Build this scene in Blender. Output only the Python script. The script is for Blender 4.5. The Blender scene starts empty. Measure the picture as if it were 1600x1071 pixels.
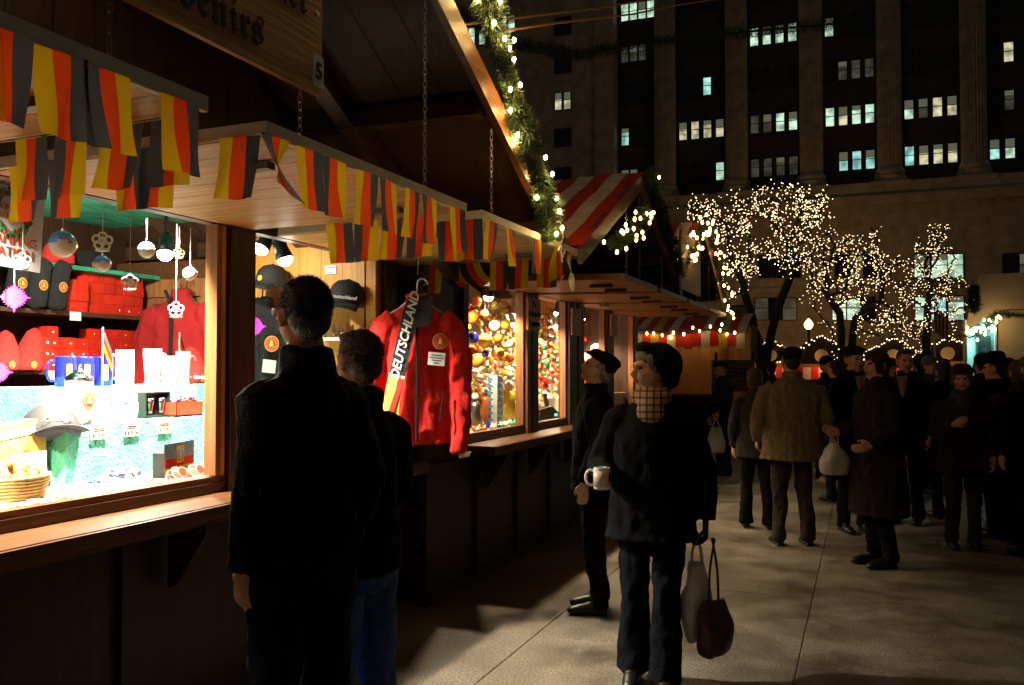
import bpy, bmesh, math, random
import numpy as np
from mathutils import Vector, Matrix, noise, Euler
from mathutils.bvhtree import BVHTree

random.seed(7)
SC = bpy.context.scene
COL = SC.collection
R = math.radians

# ---------------------------------------------------------------- camera
F = 1400.0                      # focal length in pixels of the 1600 px wide photograph
VPX, HOR, CAMZ = 1350.0, 575.0, 1.6
YAW = math.atan((VPX - 800) / F)
PITCH = math.atan((HOR - 535.5) / F)
S_, C_ = math.sin(YAW), math.cos(YAW)
cam = bpy.data.cameras.new('camera')
cam.sensor_width = 36.0
cam.lens = 36.0 * F / 1600
cam.clip_start, cam.clip_end = 0.05, 600
camo = bpy.data.objects.new('camera', cam)
COL.objects.link(camo)
camo.location = (0, 0, CAMZ)
camo.rotation_euler = (math.pi / 2 + PITCH, 0, YAW)
SC.camera = camo

# ---------------------------------------------------------------- night sky
w = bpy.data.worlds.new('World')
SC.world = w
w.use_nodes = True
nt = w.node_tree
nt.nodes.clear()
out = nt.nodes.new('ShaderNodeOutputWorld')
bg = nt.nodes.new('ShaderNodeBackground')
sky = nt.nodes.new('ShaderNodeTexSky')
sky.sky_type = 'NISHITA'
sky.sun_disc = False
sky.sun_elevation = R(-4)
sky.sun_rotation = R(200)
mixn = nt.nodes.new('ShaderNodeMix')
mixn.data_type = 'RGBA'
mixn.inputs[0].default_value = 0.97
mixn.inputs[7].default_value = (0.105, 0.088, 0.068, 1)      # sodium glow of the city on a night sky
nt.links.new(sky.outputs[0], mixn.inputs[6])
nt.links.new(mixn.outputs[2], bg.inputs[0])
bg.inputs[1].default_value = 0.30
nt.links.new(bg.outputs[0], out.inputs[0])
vs = SC.view_settings
vs.view_transform = 'Standard'
vs.look = 'None'
vs.exposure = 0
vs.gamma = 1
SC.render.engine = 'CYCLES'
SC.cycles.use_denoising = True
SC.cycles.sample_clamp_indirect = 3.0
SC.cycles.max_bounces = 7
SC.cycles.caustics_reflective = False
SC.cycles.caustics_refractive = False
SC.cycles.blur_glossy = 0.5

# ---------------------------------------------------------------- measuring helpers
FWD = Vector((-S_ * math.cos(PITCH), C_ * math.cos(PITCH), math.sin(PITCH)))
RGT = Vector((C_, S_, 0))
UPV = RGT.cross(FWD)
def ray(px, py): return FWD + RGT * ((px - 800) / F) + UPV * ((535.5 - py) / F)
CAMP = Vector((0, 0, CAMZ))
def W(px, py, d):               # the point at that place in the photo on the upright plane d metres left of the camera
    r = ray(px, py); return CAMP + r * (-d / r.x)
def T(px, d):                   # the same, only how far along the row
    return W(px, 575, d).y
def GY(px, py, Y):
    r = ray(px, py); return CAMP + r * (Y / r.y)
def AT(px, zc, z=0.0):          # point at height z at depth zc
    k = (px - 800) / F * zc
    return Vector((C_ * k - S_ * zc, S_ * k + C_ * zc, z))

# ---------------------------------------------------------------- materials
MATS = {}
def mat(name, col, rough=0.6, metal=0.0, var=0.0, vscale=20.0, bump=0.0, bscale=60.0, emit=None, es=0.0,
        trans=0.0, ior=1.45, spec=0.5, stretch=None, col2=None, coat=0.0, sheen=0.0, rnd=0.0, alpha=1.0, nosample=False):
    if name in MATS: return MATS[name]
    m = bpy.data.materials.new(name)
    m.use_nodes = True
    n, l = m.node_tree.nodes, m.node_tree.links
    b = n['Principled BSDF']
    b.inputs['Base Color'].default_value = (*col, 1)
    b.inputs['Roughness'].default_value = rough
    b.inputs['Metallic'].default_value = metal
    b.inputs['Specular IOR Level'].default_value = spec
    b.inputs['Transmission Weight'].default_value = trans
    b.inputs['IOR'].default_value = ior
    b.inputs['Coat Weight'].default_value = coat
    b.inputs['Sheen Weight'].default_value = sheen
    b.inputs['Alpha'].default_value = alpha
    if emit:
        b.inputs['Emission Color'].default_value = (*emit, 1)
        b.inputs['Emission Strength'].default_value = es
    tc = mp = None
    if var or bump or col2:
        tc = n.new('ShaderNodeTexCoord'); mp = n.new('ShaderNodeMapping')
        l.new(tc.outputs['Object'], mp.inputs[0])
        if stretch: mp.inputs['Scale'].default_value = stretch
    last = None
    if var or col2:
        nz = n.new('ShaderNodeTexNoise'); nz.inputs['Scale'].default_value = vscale
        nz.inputs['Detail'].default_value = 6
        l.new(mp.outputs[0], nz.inputs[0])
        rp = n.new('ShaderNodeValToRGB')
        rp.color_ramp.elements[0].position = 0.33
        rp.color_ramp.elements[1].position = 0.68
        c2 = col2 or tuple(min(1, c * (1 + var)) for c in col)
        c1 = col if col2 else tuple(c * (1 - var) for c in col)
        rp.color_ramp.elements[0].color = (*c1, 1)
        rp.color_ramp.elements[1].color = (*c2, 1)
        l.new(nz.outputs[0], rp.inputs[0])
        last = rp.outputs[0]
    if rnd:
        oi = n.new('ShaderNodeObjectInfo'); mr = n.new('ShaderNodeMapRange')
        mr.inputs[3].default_value = 1 - rnd; mr.inputs[4].default_value = 1 + rnd
        l.new(oi.outputs['Random'], mr.inputs[0])
        hs = n.new('ShaderNodeHueSaturation')
        if last: l.new(last, hs.inputs['Color'])
        else: hs.inputs['Color'].default_value = (*col, 1)
        l.new(mr.outputs[0], hs.inputs['Value'])
        last = hs.outputs[0]
    if last: l.new(last, b.inputs['Base Color'])
    if bump:
        nb = n.new('ShaderNodeTexNoise'); nb.inputs['Scale'].default_value = bscale; nb.inputs['Detail'].default_value = 5
        l.new(mp.outputs[0], nb.inputs[0])
        bn = n.new('ShaderNodeBump'); bn.inputs['Strength'].default_value = bump; bn.inputs['Distance'].default_value = 0.02
        l.new(nb.outputs[0], bn.inputs['Height']); l.new(bn.outputs[0], b.inputs['Normal'])
    if nosample:
        m.cycles.emission_sampling = 'NONE'
    MATS[name] = m
    return m

def wood(name, c, ax='x', rough=0.45, var=0.3, rnd=0.12, spec=0.4):
    st = {'x': (1.2, 22, 22), 'y': (22, 1.2, 22), 'z': (22, 22, 1.2)}[ax]
    return mat(name, c, rough, var=var, vscale=2.2, stretch=st, bump=0.12, bscale=3.0, rnd=rnd, spec=spec)

pine_x = wood('pine_x', (0.56, 0.30, 0.10), 'x')
pine_y = wood('pine_y', (0.60, 0.35, 0.15), 'y')
pine_z = wood('pine_z', (0.60, 0.27, 0.055), 'z', var=0.18, rnd=0.08)
ply = wood('plywood', (0.48, 0.27, 0.11), 'y', rough=0.5, var=0.2)
oak_z = wood('oak_z', (0.26, 0.115, 0.045), 'z')
oak_y = wood('oak_y', (0.11, 0.046, 0.018), 'y', rough=0.32)
door_w = wood('door_wood', (0.30, 0.13, 0.045), 'z')
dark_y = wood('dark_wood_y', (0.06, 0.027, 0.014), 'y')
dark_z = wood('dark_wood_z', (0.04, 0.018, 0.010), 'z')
dark_x = wood('dark_wood_x', (0.05, 0.024, 0.013), 'x')
roofw = wood('roof_wood', (0.05, 0.022, 0.012), 'y', rough=0.7)
trimw = mat('cream_trim', (0.80, 0.75, 0.6), 0.6, var=0.1, vscale=9)
green_felt = mat('green_felt', (0.03, 0.30, 0.17), 0.9, var=0.5, vscale=5, stretch=(6, 1.2, 1), bump=0.4, bscale=90)
green_cloth = mat('green_cloth', (0.10, 0.44, 0.31), 0.9, var=0.35, vscale=9, bump=0.6, bscale=70)
white_cloth = mat('white_cloth', (0.8, 0.79, 0.74), 0.9, var=0.1, vscale=8, bump=0.3, bscale=30)
black_m = mat('black_metal', (0.015, 0.015, 0.016), 0.4, 0.4)
steel = mat('steel', (0.45, 0.45, 0.45), 0.35, 1.0)
chrome = mat('chrome', (0.8, 0.8, 0.8), 0.12, 1.0)
rope_m = mat('rope', (0.6, 0.45, 0.25), 0.8)
white_p = mat('white_paint', (0.8, 0.8, 0.78), 0.5)
ink = mat('ink', (0.012, 0.011, 0.01), 0.7)
def cloth_glow(m, col, w=0.5):
    n, l = m.node_tree.nodes, m.node_tree.links
    tr = n.new('ShaderNodeBsdfTranslucent'); tr.inputs[0].default_value = (*col, 1)
    mx = n.new('ShaderNodeMixShader'); mx.inputs[0].default_value = w
    ou = n['Material Output']
    l.new(n['Principled BSDF'].outputs[0], mx.inputs[1]); l.new(tr.outputs[0], mx.inputs[2]); l.new(mx.outputs[0], ou.inputs[0])
flag_k = mat('flag_black', (0.022, 0.022, 0.026), 0.85, bump=0.3, bscale=40)
flag_r = mat('flag_red', (0.72, 0.045, 0.015), 0.8, bump=0.3, bscale=40)
flag_g = mat('flag_gold', (0.80, 0.50, 0.012), 0.8, bump=0.3, bscale=40)
cloth_glow(flag_k, (0.06, 0.06, 0.065), 0.4); cloth_glow(flag_r, (0.95, 0.10, 0.02), 0.85); cloth_glow(flag_g, (0.98, 0.74, 0.03), 0.85)
red_box = mat('red_box', (0.60, 0.025, 0.010), 0.5, rnd=0.13)
red_fleece = mat('red_fleece', (0.68, 0.018, 0.012), 0.95, var=0.25, vscale=120, bump=0.5, bscale=300)
black_cl = mat('black_cloth', (0.012, 0.012, 0.014), 0.92, var=0.3, vscale=40, bump=0.4, bscale=120)
blue_gl = mat('cobalt_glaze', (0.008, 0.012, 0.33), 0.12, coat=0.5)
glass = mat('clear_glass', (0.9, 0.92, 0.9), 0.06, alpha=0.16, coat=0.6)
cream_cer = mat('white_ceramic', (0.85, 0.83, 0.8), 0.25)
pink = mat('hot_pink', (0.85, 0.03, 0.62), 0.7)
needle_m = mat('pine_needles', (0.022, 0.05, 0.014), 0.7, var=0.45, vscale=14)
wire_m = mat('light_wire', (0.02, 0.035, 0.015), 0.6)
bulb_m = mat('garland_bulb', (1, 0.8, 0.5), 0.4, emit=(1.0, 0.60, 0.20), es=520)
farbulb_m = mat('far_garland_bulb', (1, 0.8, 0.5), 0.4, emit=(1.0, 0.62, 0.22), es=22)
treebulb_m = mat('tree_bulb', (1, 0.85, 0.6), 0.4, emit=(1.0, 0.72, 0.36), es=5.0, nosample=True)
skin_m = mat('skin', (0.60, 0.33, 0.22), 0.55, var=0.15, vscale=25)
skin_old = mat('skin_aged', (0.66, 0.40, 0.28), 0.55, var=0.2, vscale=35)
lip_m = mat('lips', (0.30, 0.09, 0.07), 0.5)
eye_m = mat('eye_dark', (0.03, 0.02, 0.015), 0.25)
hair_dk = mat('hair_dark', (0.014, 0.010, 0.008), 0.55, var=0.4, vscale=90, bump=0.8, bscale=120)
hair_br = mat('hair_brown', (0.06, 0.034, 0.018), 0.55, var=0.4, vscale=90, bump=0.8, bscale=120)
hair_gr = mat('hair_grey', (0.24, 0.22, 0.19), 0.6, var=0.3, vscale=90, bump=0.8, bscale=120)

# ---------------------------------------------------------------- mesh builder
class MB:
    def __init__(s): s.v, s.f, s.m, s.k = [], [], [], 0
    def add(s, vs, fs, m=0):
        o = len(s.v)
        s.v += [tuple(p) for p in vs]
        s.f += [tuple(i + o for i in f) for f in fs]
        s.m += [m] * len(fs)
        return s
    def box(s, x0, x1, y0, y1, z0, z1, m=0):
        v = [(x0, y0, z0), (x1, y0, z0), (x1, y1, z0), (x0, y1, z0), (x0, y0, z1), (x1, y0, z1), (x1, y1, z1), (x0, y1, z1)]
        return s.add(v, [(3, 2, 1, 0), (4, 5, 6, 7), (0, 1, 5, 4), (1, 2, 6, 5), (2, 3, 7, 6), (3, 0, 4, 7)], m)
    def hexa(s, a, b, c, d, off, m=0):      # quad abcd thickened by vector off
        a, b, c, d, off = map(Vector, (a, b, c, d, off))
        v = [a, b, c, d, a + off, b + off, c + off, d + off]
        return s.add(v, [(3, 2, 1, 0), (4, 5, 6, 7), (0, 1, 5, 4), (1, 2, 6, 5), (2, 3, 7, 6), (3, 0, 4, 7)], m)
    def prism(s, poly, o, u, v, off, m=0):  # polygon in the plane o + a u + b v, thickened
        o, u, v, off = map(Vector, (o, u, v, off))
        n = len(poly)
        p = [o + u * a + v * b for a, b in poly]
        q = [x + off for x in p]
        fs = [tuple(range(n))[::-1], tuple(range(n, 2 * n))] + [(i, (i + 1) % n, n + (i + 1) % n, n + i) for i in range(n)]
        return s.add(p + q, fs, m)
    def tube(s, pts, rad, n=8, m=0, cap=True, flat=1.0, up=None):
        pts = [Vector(p) for p in pts]
        if not hasattr(rad, '__len__'): rad = [rad] * len(pts)
        rings = []
        ref = None
        for i, p in enumerate(pts):
            t = (pts[min(i + 1, len(pts) - 1)] - pts[max(i - 1, 0)]).normalized()
            if ref is None:
                ref = Vector(up) if up else (Vector((0, 0, 1)) if abs(t.z) < 0.9 else Vector((1, 0, 0)))
            a = ref - t * ref.dot(t)
            if a.length < 1e-5: a = t.orthogonal()
            a.normalize(); b = t.cross(a); ref = a
            rr = rad[i]
            ra, rb = rr if hasattr(rr, '__len__') else (rr, rr * flat)
            rings.append([p + a * (ra * math.cos(2 * math.pi * j / n)) + b * (rb * math.sin(2 * math.pi * j / n)) for j in range(n)])
        return s.rings(rings, m, cap)
    def rings(s, rings, m=0, cap=True, closed=False):
        n = len(rings[0]); v = [p for r in rings for p in r]; fs = []
        L = len(rings)
        for i in range(L if closed else L - 1):
            for j in range(n):
                a, b = i * n, ((i + 1) % L) * n
                fs.append((a + j, a + (j + 1) % n, b + (j + 1) % n, b + j))
        if cap and not closed:
            fs.append(tuple(range(n))[::-1]); fs.append(tuple((L - 1) * n + j for j in range(n)))
        return s.add(v, fs, m)
    def lathe(s, prof, c=(0, 0, 0), n=16, m=0, sx=1.0, sy=1.0):
        c = Vector(c)
        rs = [[c + Vector((r * sx * math.cos(2 * math.pi * j / n), r * sy * math.sin(2 * math.pi * j / n), z)) for j in range(n)] for r, z in prof]
        return s.rings(rs, m, True)
    def ball(s, c, r, n=12, k=8, m=0):
        if not hasattr(r, '__len__'): r = (r, r, r)
        c = Vector(c)
        rs = []
        for i in range(k + 1):
            a = math.pi * i / k; q = max(math.sin(a), 0.02)
            rs.append([c + Vector((r[0] * q * math.cos(2 * math.pi * j / n), r[1] * q * math.sin(2 * math.pi * j / n), -r[2] * math.cos(a))) for j in range(n)])
        return s.rings(rs, m, True)
    def octa(s, c, r, m=0):
        x, y, z = c
        return s.add([(x + r, y, z), (x, y + r, z), (x - r, y, z), (x, y - r, z), (x, y, z + r), (x, y, z - r)],
                     [(0, 1, 4), (1, 2, 4), (2, 3, 4), (3, 0, 4), (1, 0, 5), (2, 1, 5), (3, 2, 5), (0, 3, 5)], m)
    def torus(s, c, r, t, u=(1, 0, 0), v=(0, 0, 1), n=16, k=6, m=0, sx=1.0, sy=1.0):
        c, u, v = Vector(c), Vector(u), Vector(v); wv = u.cross(v)
        rs = []
        for i in range(n):
            a = 2 * math.pi * i / n
            dr = u * math.cos(a) + v * math.sin(a)
            o = c + u * (r * sx * math.cos(a)) + v * (r * sy * math.sin(a))
            rs.append([o + dr * (t * math.cos(2 * math.pi * j / k)) + wv * (t * math.sin(2 * math.pi * j / k)) for j in range(k)])
        return s.rings(rs, m, False, True)
    def xf(s, M):
        s.v = [tuple(M @ Vector(p)) for p in s.v]; return s
    def mesh(s, name, mats, smooth=False):
        me = bpy.data.meshes.new(name)
        me.from_pydata(s.v, [], s.f)
        for m in (mats if isinstance(mats, (list, tuple)) else [mats]): me.materials.append(m)
        if any(s.m): me.polygons.foreach_set('material_index', s.m)
        if smooth: me.polygons.foreach_set('use_smooth', [True] * len(s.f))
        me.update()
        return me
    def build(s, name, mats, parent=None, smooth=False, loc=None, fix=False):
        """one linked object; coordinates are world ones when parent or loc say where its origin is"""
        o0 = wloc(parent) if parent else Vector(loc or (0, 0, 0))
        if o0.length > 0: s.v = [(p[0] - o0.x, p[1] - o0.y, p[2] - o0.z) for p in s.v]
        me = s.mesh(name, mats, smooth)
        if fix:
            bm = bmesh.new(); bm.from_mesh(me); bmesh.ops.recalc_face_normals(bm, faces=bm.faces); bm.to_mesh(me); bm.free()
        o = bpy.data.objects.new(name, me)
        COL.objects.link(o)
        if parent: o.parent = parent
        else: o.location = o0
        return o
    def local(s, name, mats, parent, smooth=False, loc=None, rot=None):
        o = bpy.data.objects.new(name, s.mesh(name, mats, smooth))
        COL.objects.link(o); o.parent = parent
        if loc: o.location = loc
        if rot: o.rotation_euler = rot
        return o

def curve_pts(pts, k=4):
    """smooth line through the given points"""
    P = [Vector(p) for p in pts]; P = [P[0]] + P + [P[-1]]; r = []
    for i in range(1, len(P) - 2):
        for j in range(k):
            t = j / k; a, b, c, d = P[i - 1], P[i], P[i + 1], P[i + 2]
            r.append(0.5 * ((2 * b) + (c - a) * t + (2 * a - 5 * b + 4 * c - d) * t * t + (3 * b - a - 3 * c + d) * t ** 3))
    return r + [P[-2]]
def wloc(o):
    p = Vector((0, 0, 0))
    while o: p += o.location; o = o.parent
    return p
def tag(o, label=None, cat=None, group=None, kind=None):
    if label: o['label'] = label
    if cat: o['category'] = cat
    if group: o['group'] = group
    if kind: o['kind'] = kind
    return o
def thing(name, label, cat, loc=(0, 0, 0), rz=0, group=None):
    o = bpy.data.objects.new(name, None)
    COL.objects.link(o)
    o.empty_display_size = 0.2
    o.location = loc; o.rotation_euler = (0, 0, rz)
    return tag(o, label, cat, group)
def inst(me, name, parent=None, loc=(0, 0, 0), rot=(0, 0, 0), sc=None):
    o = bpy.data.objects.new(name, me)
    COL.objects.link(o); o.parent = parent
    o.location = loc; o.rotation_euler = rot
    if sc: o.scale = sc
    return o
def lamp(name, kind, loc, power, col, parent=None, size=0.05, aim=None, spot=80, blend=0.6, radius=None):
    L = bpy.data.lights.new(name, kind)
    L.energy = power; L.color = col
    if kind == 'AREA': L.size = size
    else: L.shadow_soft_size = radius if radius else size
    if kind == 'SPOT': L.spot_size = R(spot); L.spot_blend = blend
    o = bpy.data.objects.new(name, L)
    COL.objects.link(o)
    base = wloc(parent) if parent else Vector((0, 0, 0))
    o.location = Vector(loc) - base
    if parent: o.parent = parent
    if aim is not None:
        o.rotation_euler = (Vector(aim) - Vector(loc)).to_track_quat('-Z', 'Y').to_euler()
    return o

def evaluate(o):
    """mesh of an object with its modifiers applied, worked out in a scratch scene that is removed again"""
    sc2 = bpy.data.scenes.new('scratch')
    sc2.collection.objects.link(o)
    vl = sc2.view_layers[0]; vl.update()
    me = bpy.data.meshes.new_from_object(o.evaluated_get(vl.depsgraph))
    bpy.data.scenes.remove(sc2)
    return me
def text_mb(s, size, align='CENTER', ext=0.0015, shear=0.0, bold=0.0, spacing=1.0):
    c = bpy.data.curves.new('lettering', 'FONT')
    c.body = s; c.size = size; c.align_x = align; c.align_y = 'CENTER'; c.extrude = ext; c.shear = shear
    c.offset = bold; c.space_character = spacing; c.resolution_u = 3
    o = bpy.data.objects.new('lettering', c)
    me = evaluate(o)
    mb = MB()
    mb.v = [tuple(v.co) for v in me.vertices]; mb.f = [tuple(p.vertices) for p in me.polygons]; mb.m = [0] * len(mb.f)
    bpy.data.objects.remove(o); bpy.data.meshes.remove(me)
    return mb
def text_on(s, size, o, u, v, m, parent, name='lettering', **kw):
    """flat lettering at o with reading direction u and up v, standing proud of its board"""
    mb = text_mb(s, size, **kw)
    u, v = Vector(u).normalized(), Vector(v).normalized(); n = u.cross(v)
    M = Matrix(((u.x, v.x, n.x, o[0]), (u.y, v.y, n.y, o[1]), (u.z, v.z, n.z, o[2]), (0, 0, 0, 1)))
    mb.xf(M)
    return mb.build(name, m, parent)
def fraktur(s):
    r = ''
    for ch in s:
        if 'A' <= ch <= 'Z': r += chr(0x1D56C + ord(ch) - 65)
        elif 'a' <= ch <= 'z': r += chr(0x1D586 + ord(ch) - 97)
        else: r += ch
    return r
# ================================================================ the setting
granite = mat('granite', (0.22, 0.19, 0.145), 0.62, var=0.65, vscale=80, bump=0.15, bscale=160, rnd=0.10)
g = MB(); g.add([(-150, -60, -0.014), (150, -60, -0.014), (150, 260, -0.014), (-150, 260, -0.014)], [(0, 1, 2, 3)])
gn, gl_n = granite.node_tree.nodes, granite.node_tree.links      # stains and worn patches over the speckle
gb = gn['Principled BSDF']; src_ = gb.inputs['Base Color'].links[0].from_socket
ge = gn.new('ShaderNodeNewGeometry'); st1 = gn.new('ShaderNodeTexNoise'); st1.inputs['Scale'].default_value = 1.7; st1.inputs['Detail'].default_value = 8; st1.inputs['Roughness'].default_value = 0.7
sr = gn.new('ShaderNodeValToRGB'); sr.color_ramp.elements[0].position = 0.36; sr.color_ramp.elements[0].color = (0.38, 0.36, 0.33, 1); sr.color_ramp.elements[1].position = 0.62; sr.color_ramp.elements[1].color = (1, 1, 1, 1)
sm_ = gn.new('ShaderNodeMix'); sm_.data_type = 'RGBA'; sm_.blend_type = 'MULTIPLY'; sm_.inputs[0].default_value = 1.0
gl_n.new(ge.outputs['Position'], st1.inputs[0]); gl_n.new(st1.outputs[0], sr.inputs[0]); gl_n.new(src_, sm_.inputs[6]); gl_n.new(sr.outputs[0], sm_.inputs[7]); gl_n.new(sm_.outputs[2], gb.inputs['Base Color'])
rm_ = gn.new('ShaderNodeMapRange'); rm_.inputs[1].default_value = 0.35; rm_.inputs[2].default_value = 0.65; rm_.inputs[3].default_value = 0.32; rm_.inputs[4].default_value = 0.7
gl_n.new(st1.outputs[0], rm_.inputs[0]); gl_n.new(rm_.outputs[0], gb.inputs['Roughness'])
ground = tag(g.build('ground', granite), kind='structure')
pm = MB()
P = 1.5; e = 0.002
rs = [[(e + q, e + q, z), (P - e - q, e + q, z), (P - e - q, P - e - q, z), (e + q, P - e - q, z)] for z, q in ((-0.013, 0), (-0.003, 0), (0.0, 0.003))]
pm.rings(rs)
pme = pm.mesh('paver', granite)
for i in range(7):
    for j in range(12):
        inst(pme, 'paver', ground, (-3.35 + i * P, 0.6 + j * P, 0), (0, 0, 0))

# ---------------------------------------------------------------- the office building behind the plaza
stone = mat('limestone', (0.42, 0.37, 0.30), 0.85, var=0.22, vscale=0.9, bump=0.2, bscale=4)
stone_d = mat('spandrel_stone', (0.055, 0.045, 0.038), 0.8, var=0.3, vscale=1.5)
pane_dk = mat('dark_pane', (0.010, 0.011, 0.012), 0.15)
def lit(n, c, s): return mat(n, (0.3, 0.3, 0.3), 0.3, emit=c, es=s, nosample=True, col2=None)
def litroom(n, c, s):
    m = mat(n, (0.2, 0.2, 0.2), 0.3, nosample=True, emit=c, es=s)
    nd, l = m.node_tree.nodes, m.node_tree.links
    tc = nd.new('ShaderNodeTexCoord'); nz = nd.new('ShaderNodeTexNoise'); nz.inputs['Scale'].default_value = 1.1
    nz.inputs['Detail'].default_value = 1.0
    oi = nd.new('ShaderNodeObjectInfo'); ad = nd.new('ShaderNodeVectorMath'); ad.operation = 'ADD'
    l.new(tc.outputs['Object'], ad.inputs[0]); l.new(oi.outputs['Location'], ad.inputs[1]); l.new(ad.outputs[0], nz.inputs[0])
    mr = nd.new('ShaderNodeMapRange'); mr.inputs[1].default_value = 0.35; mr.inputs[2].default_value = 0.68
    mr.inputs[3].default_value = s * 0.5; mr.inputs[4].default_value = s * 1.6
    l.new(nz.outputs[0], mr.inputs[0]); l.new(mr.outputs[0], nd['Principled BSDF'].inputs['Emission Strength'])
    return m
lit_g = litroom('lit_room_cool', (0.62, 0.92, 0.66), 0.75)
lit_t = litroom('lit_room_teal', (0.40, 0.88, 0.78), 0.7)
lit_w = litroom('lit_room_warm', (0.92, 0.86, 0.52), 0.55)
lit_d = litroom('lit_room_dim', (0.55, 0.58, 0.42), 0.055)
frame_dk = mat('window_frame_bronze', (0.02, 0.018, 0.016), 0.5)
BY = 100.0
bld = thing('office_building', 'tall limestone office building with giant columns and scattered lit windows', 'building', (0, BY, 0))
def bx(name, m, x0, x1, y0, y1, z0, z1, p=bld): return MB().box(x0, x1, y0, y1, z0, z1).build(name, m, p)
colX = [-28.5, -20.7, -12.8, -5.0, 2.7, 10.5, 18.4]
ZB, ZT = 20.6, 62.0
bx('base_wall', stone, -60, 40, BY - 1.2, BY + 6, 0, 18.2)
bx('base_cornice', stone, -60, 40, BY - 1.9, BY + 6, 18.203, 19.2)
bx('plinth_course', stone, -60, 40, BY - 1.5, BY + 6, 19.203, 20.597)
bx('string_course', stone, -60, 40, BY - 1.45, BY - 1.203, 9.6, 10.1)
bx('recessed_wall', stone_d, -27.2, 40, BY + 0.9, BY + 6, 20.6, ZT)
bx('corner_wall', stone, -60, -27.203, BY - 0.6, BY + 6, 20.6, ZT)
# fluted columns, one mesh each
cm = MB()
prof = [(1.6, ZB), (1.6, ZB + 0.7), (1.4, ZB + 0.75), (1.46, ZB + 1.1), (1.46, ZB + 1.3), (1.2, ZB + 1.6)]
n = 48
rgs = []
for r, z in prof: rgs.append([(r * math.cos(2 * math.pi * j / n), r * math.sin(2 * math.pi * j / n), z) for j in range(n)])
for z in (ZB + 1.65, ZT):
    rgs.append([((1.2 - (0.16 if j % 2 else 0)) * math.cos(2 * math.pi * j / n), (1.2 - (0.16 if j % 2 else 0)) * math.sin(2 * math.pi * j / n), z) for j in range(n)])
cm.rings(rgs)
cme = cm.mesh('column', stone)
for x in colX[1:]:
    inst(cme, 'column', bld, (x, 0.1, 0))
    bx('column_plinth', stone, x - 1.9, x + 1.9, BY - 1.75, BY + 0.85, 20.6 - 0.5, 20.6 + 0.02)
bx('pier', stone, -28.6, -26.4, BY - 1.0, BY + 0.897, 20.6, ZT)
# windows: pane with frame, mullion; shared meshes
def winmesh(wd, ht):
    p = MB().box(-wd / 2, wd / 2, 0.02, 0.06, 0, ht)
    f = MB()
    t = 0.07
    f.box(-wd / 2 - t, -wd / 2, -0.08, 0.1, -t, ht + t); f.box(wd / 2, wd / 2 + t, -0.08, 0.1, -t, ht + t)
    f.box(-wd / 2, wd / 2, -0.08, 0.1, -t, 0); f.box(-wd / 2, wd / 2, -0.08, 0.1, ht, ht + t)
    f.box(-wd / 2, wd / 2, -0.03, 0.018, ht * 0.52, ht * 0.52 + 0.08)
    return p, f
PM, FM, BM = {}, {}, {}
brn = random.Random(12)
blind_m = mat('glow_blind', (0.4, 0.4, 0.36), 0.8, emit=(0.62, 0.70, 0.45), es=0.13, nosample=True)
def window(x, z, wd, ht, y, m, name='window'):
    k = (wd, ht)
    if k not in FM: FM[k] = winmesh(wd, ht)[1].mesh('window', frame_dk)
    if (k, m.name) not in PM: PM[(k, m.name)] = winmesh(wd, ht)[0].mesh('pane', m)
    o = inst(FM[k], name, bld, (x, y - BY, z))
    inst(PM[(k, m.name)], 'pane', o, (0, 0, 0))
    if m is not pane_dk and brn.random() < 0.6:              # blind with its own dim glow, for the fainter upper half of lit rooms
        fr = brn.choice((0.25, 0.4, 0.48))
        if (k, fr) not in BM: BM[(k, fr)] = MB().box(-wd / 2, wd / 2, 0.004, 0.0185, ht * (1 - fr), ht).mesh('blind', blind_m)
        inst(BM[(k, fr)], 'blind', o, (0, 0, 0))
g_, t_, w_, d_, k_ = lit_g, lit_t, lit_w, lit_d, pane_dk
rows = {  # bay -> storey codes from the bottom up, four windows each
    0: ['ggkk', 'tkkk', 'kkkk', 'dddk', 'gggg', 'kkkk', 'kkkk'],
    1: ['kkkg', 'wwww', 'kktk', 'kkkk', 'kkkk', 'kkkk', 'kkkk'],
    2: ['dddd', 'ddgg', 'kkkk', 'gggg', 'kkkk', 'kkkk', 'kkkk'],
    3: ['kttt', 'gwgg', 'kddd', 'gkkk', 'kkkk', 'kkkk', 'kkkk'],
    4: ['twww', 'gdww', 'kkkk', 'kkkk', 'ddkk', 'kkkk', 'kkkk'],
    5: ['tgkk', 'kdkk', 'kwkk', 'kkkk', 'kkkk', 'kkkk', 'kkkk'],
}
code = dict(g=g_, t=t_, w=w_, d=d_, k=k_)
edges = [-27.2] + colX[1:] + [26]
for b in range(6):
    x0, x1 = (-26.0 if b == 0 else edges[b] + 1.22), edges[b + 1] - 1.22
    for r, cs in enumerate(rows[b]):
        for c, ch in enumerate(cs):
            x = x0 + (x1 - x0) * (c + 0.5) / 4
            window(x, 22.5 + r * 4.85, 0.82, 1.95, BY + 0.78, code[ch])
# windows of the corner wall
for x, zs in ((-32.6, [(23.0, 'k'), (27.6, 'k'), (31.9, 'w'), (36.3, 'k'), (40.8, 'k')]), (-39.6, [(23, 'k'), (29.0, 'k'), (33.6, 'k'), (42.0, 'g'), (37.5, 'k')])):
    for z, ch in zs:
        for dx in (-0.55, 0.55): window(x + dx, z, 0.8, 2.0, BY - 0.70, code[ch])
for i in range(5): window(-41.5 + i * 0.0 - i * 1.4, 41.0, 0.8, 2.2, BY - 0.70, lit_g)
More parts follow.
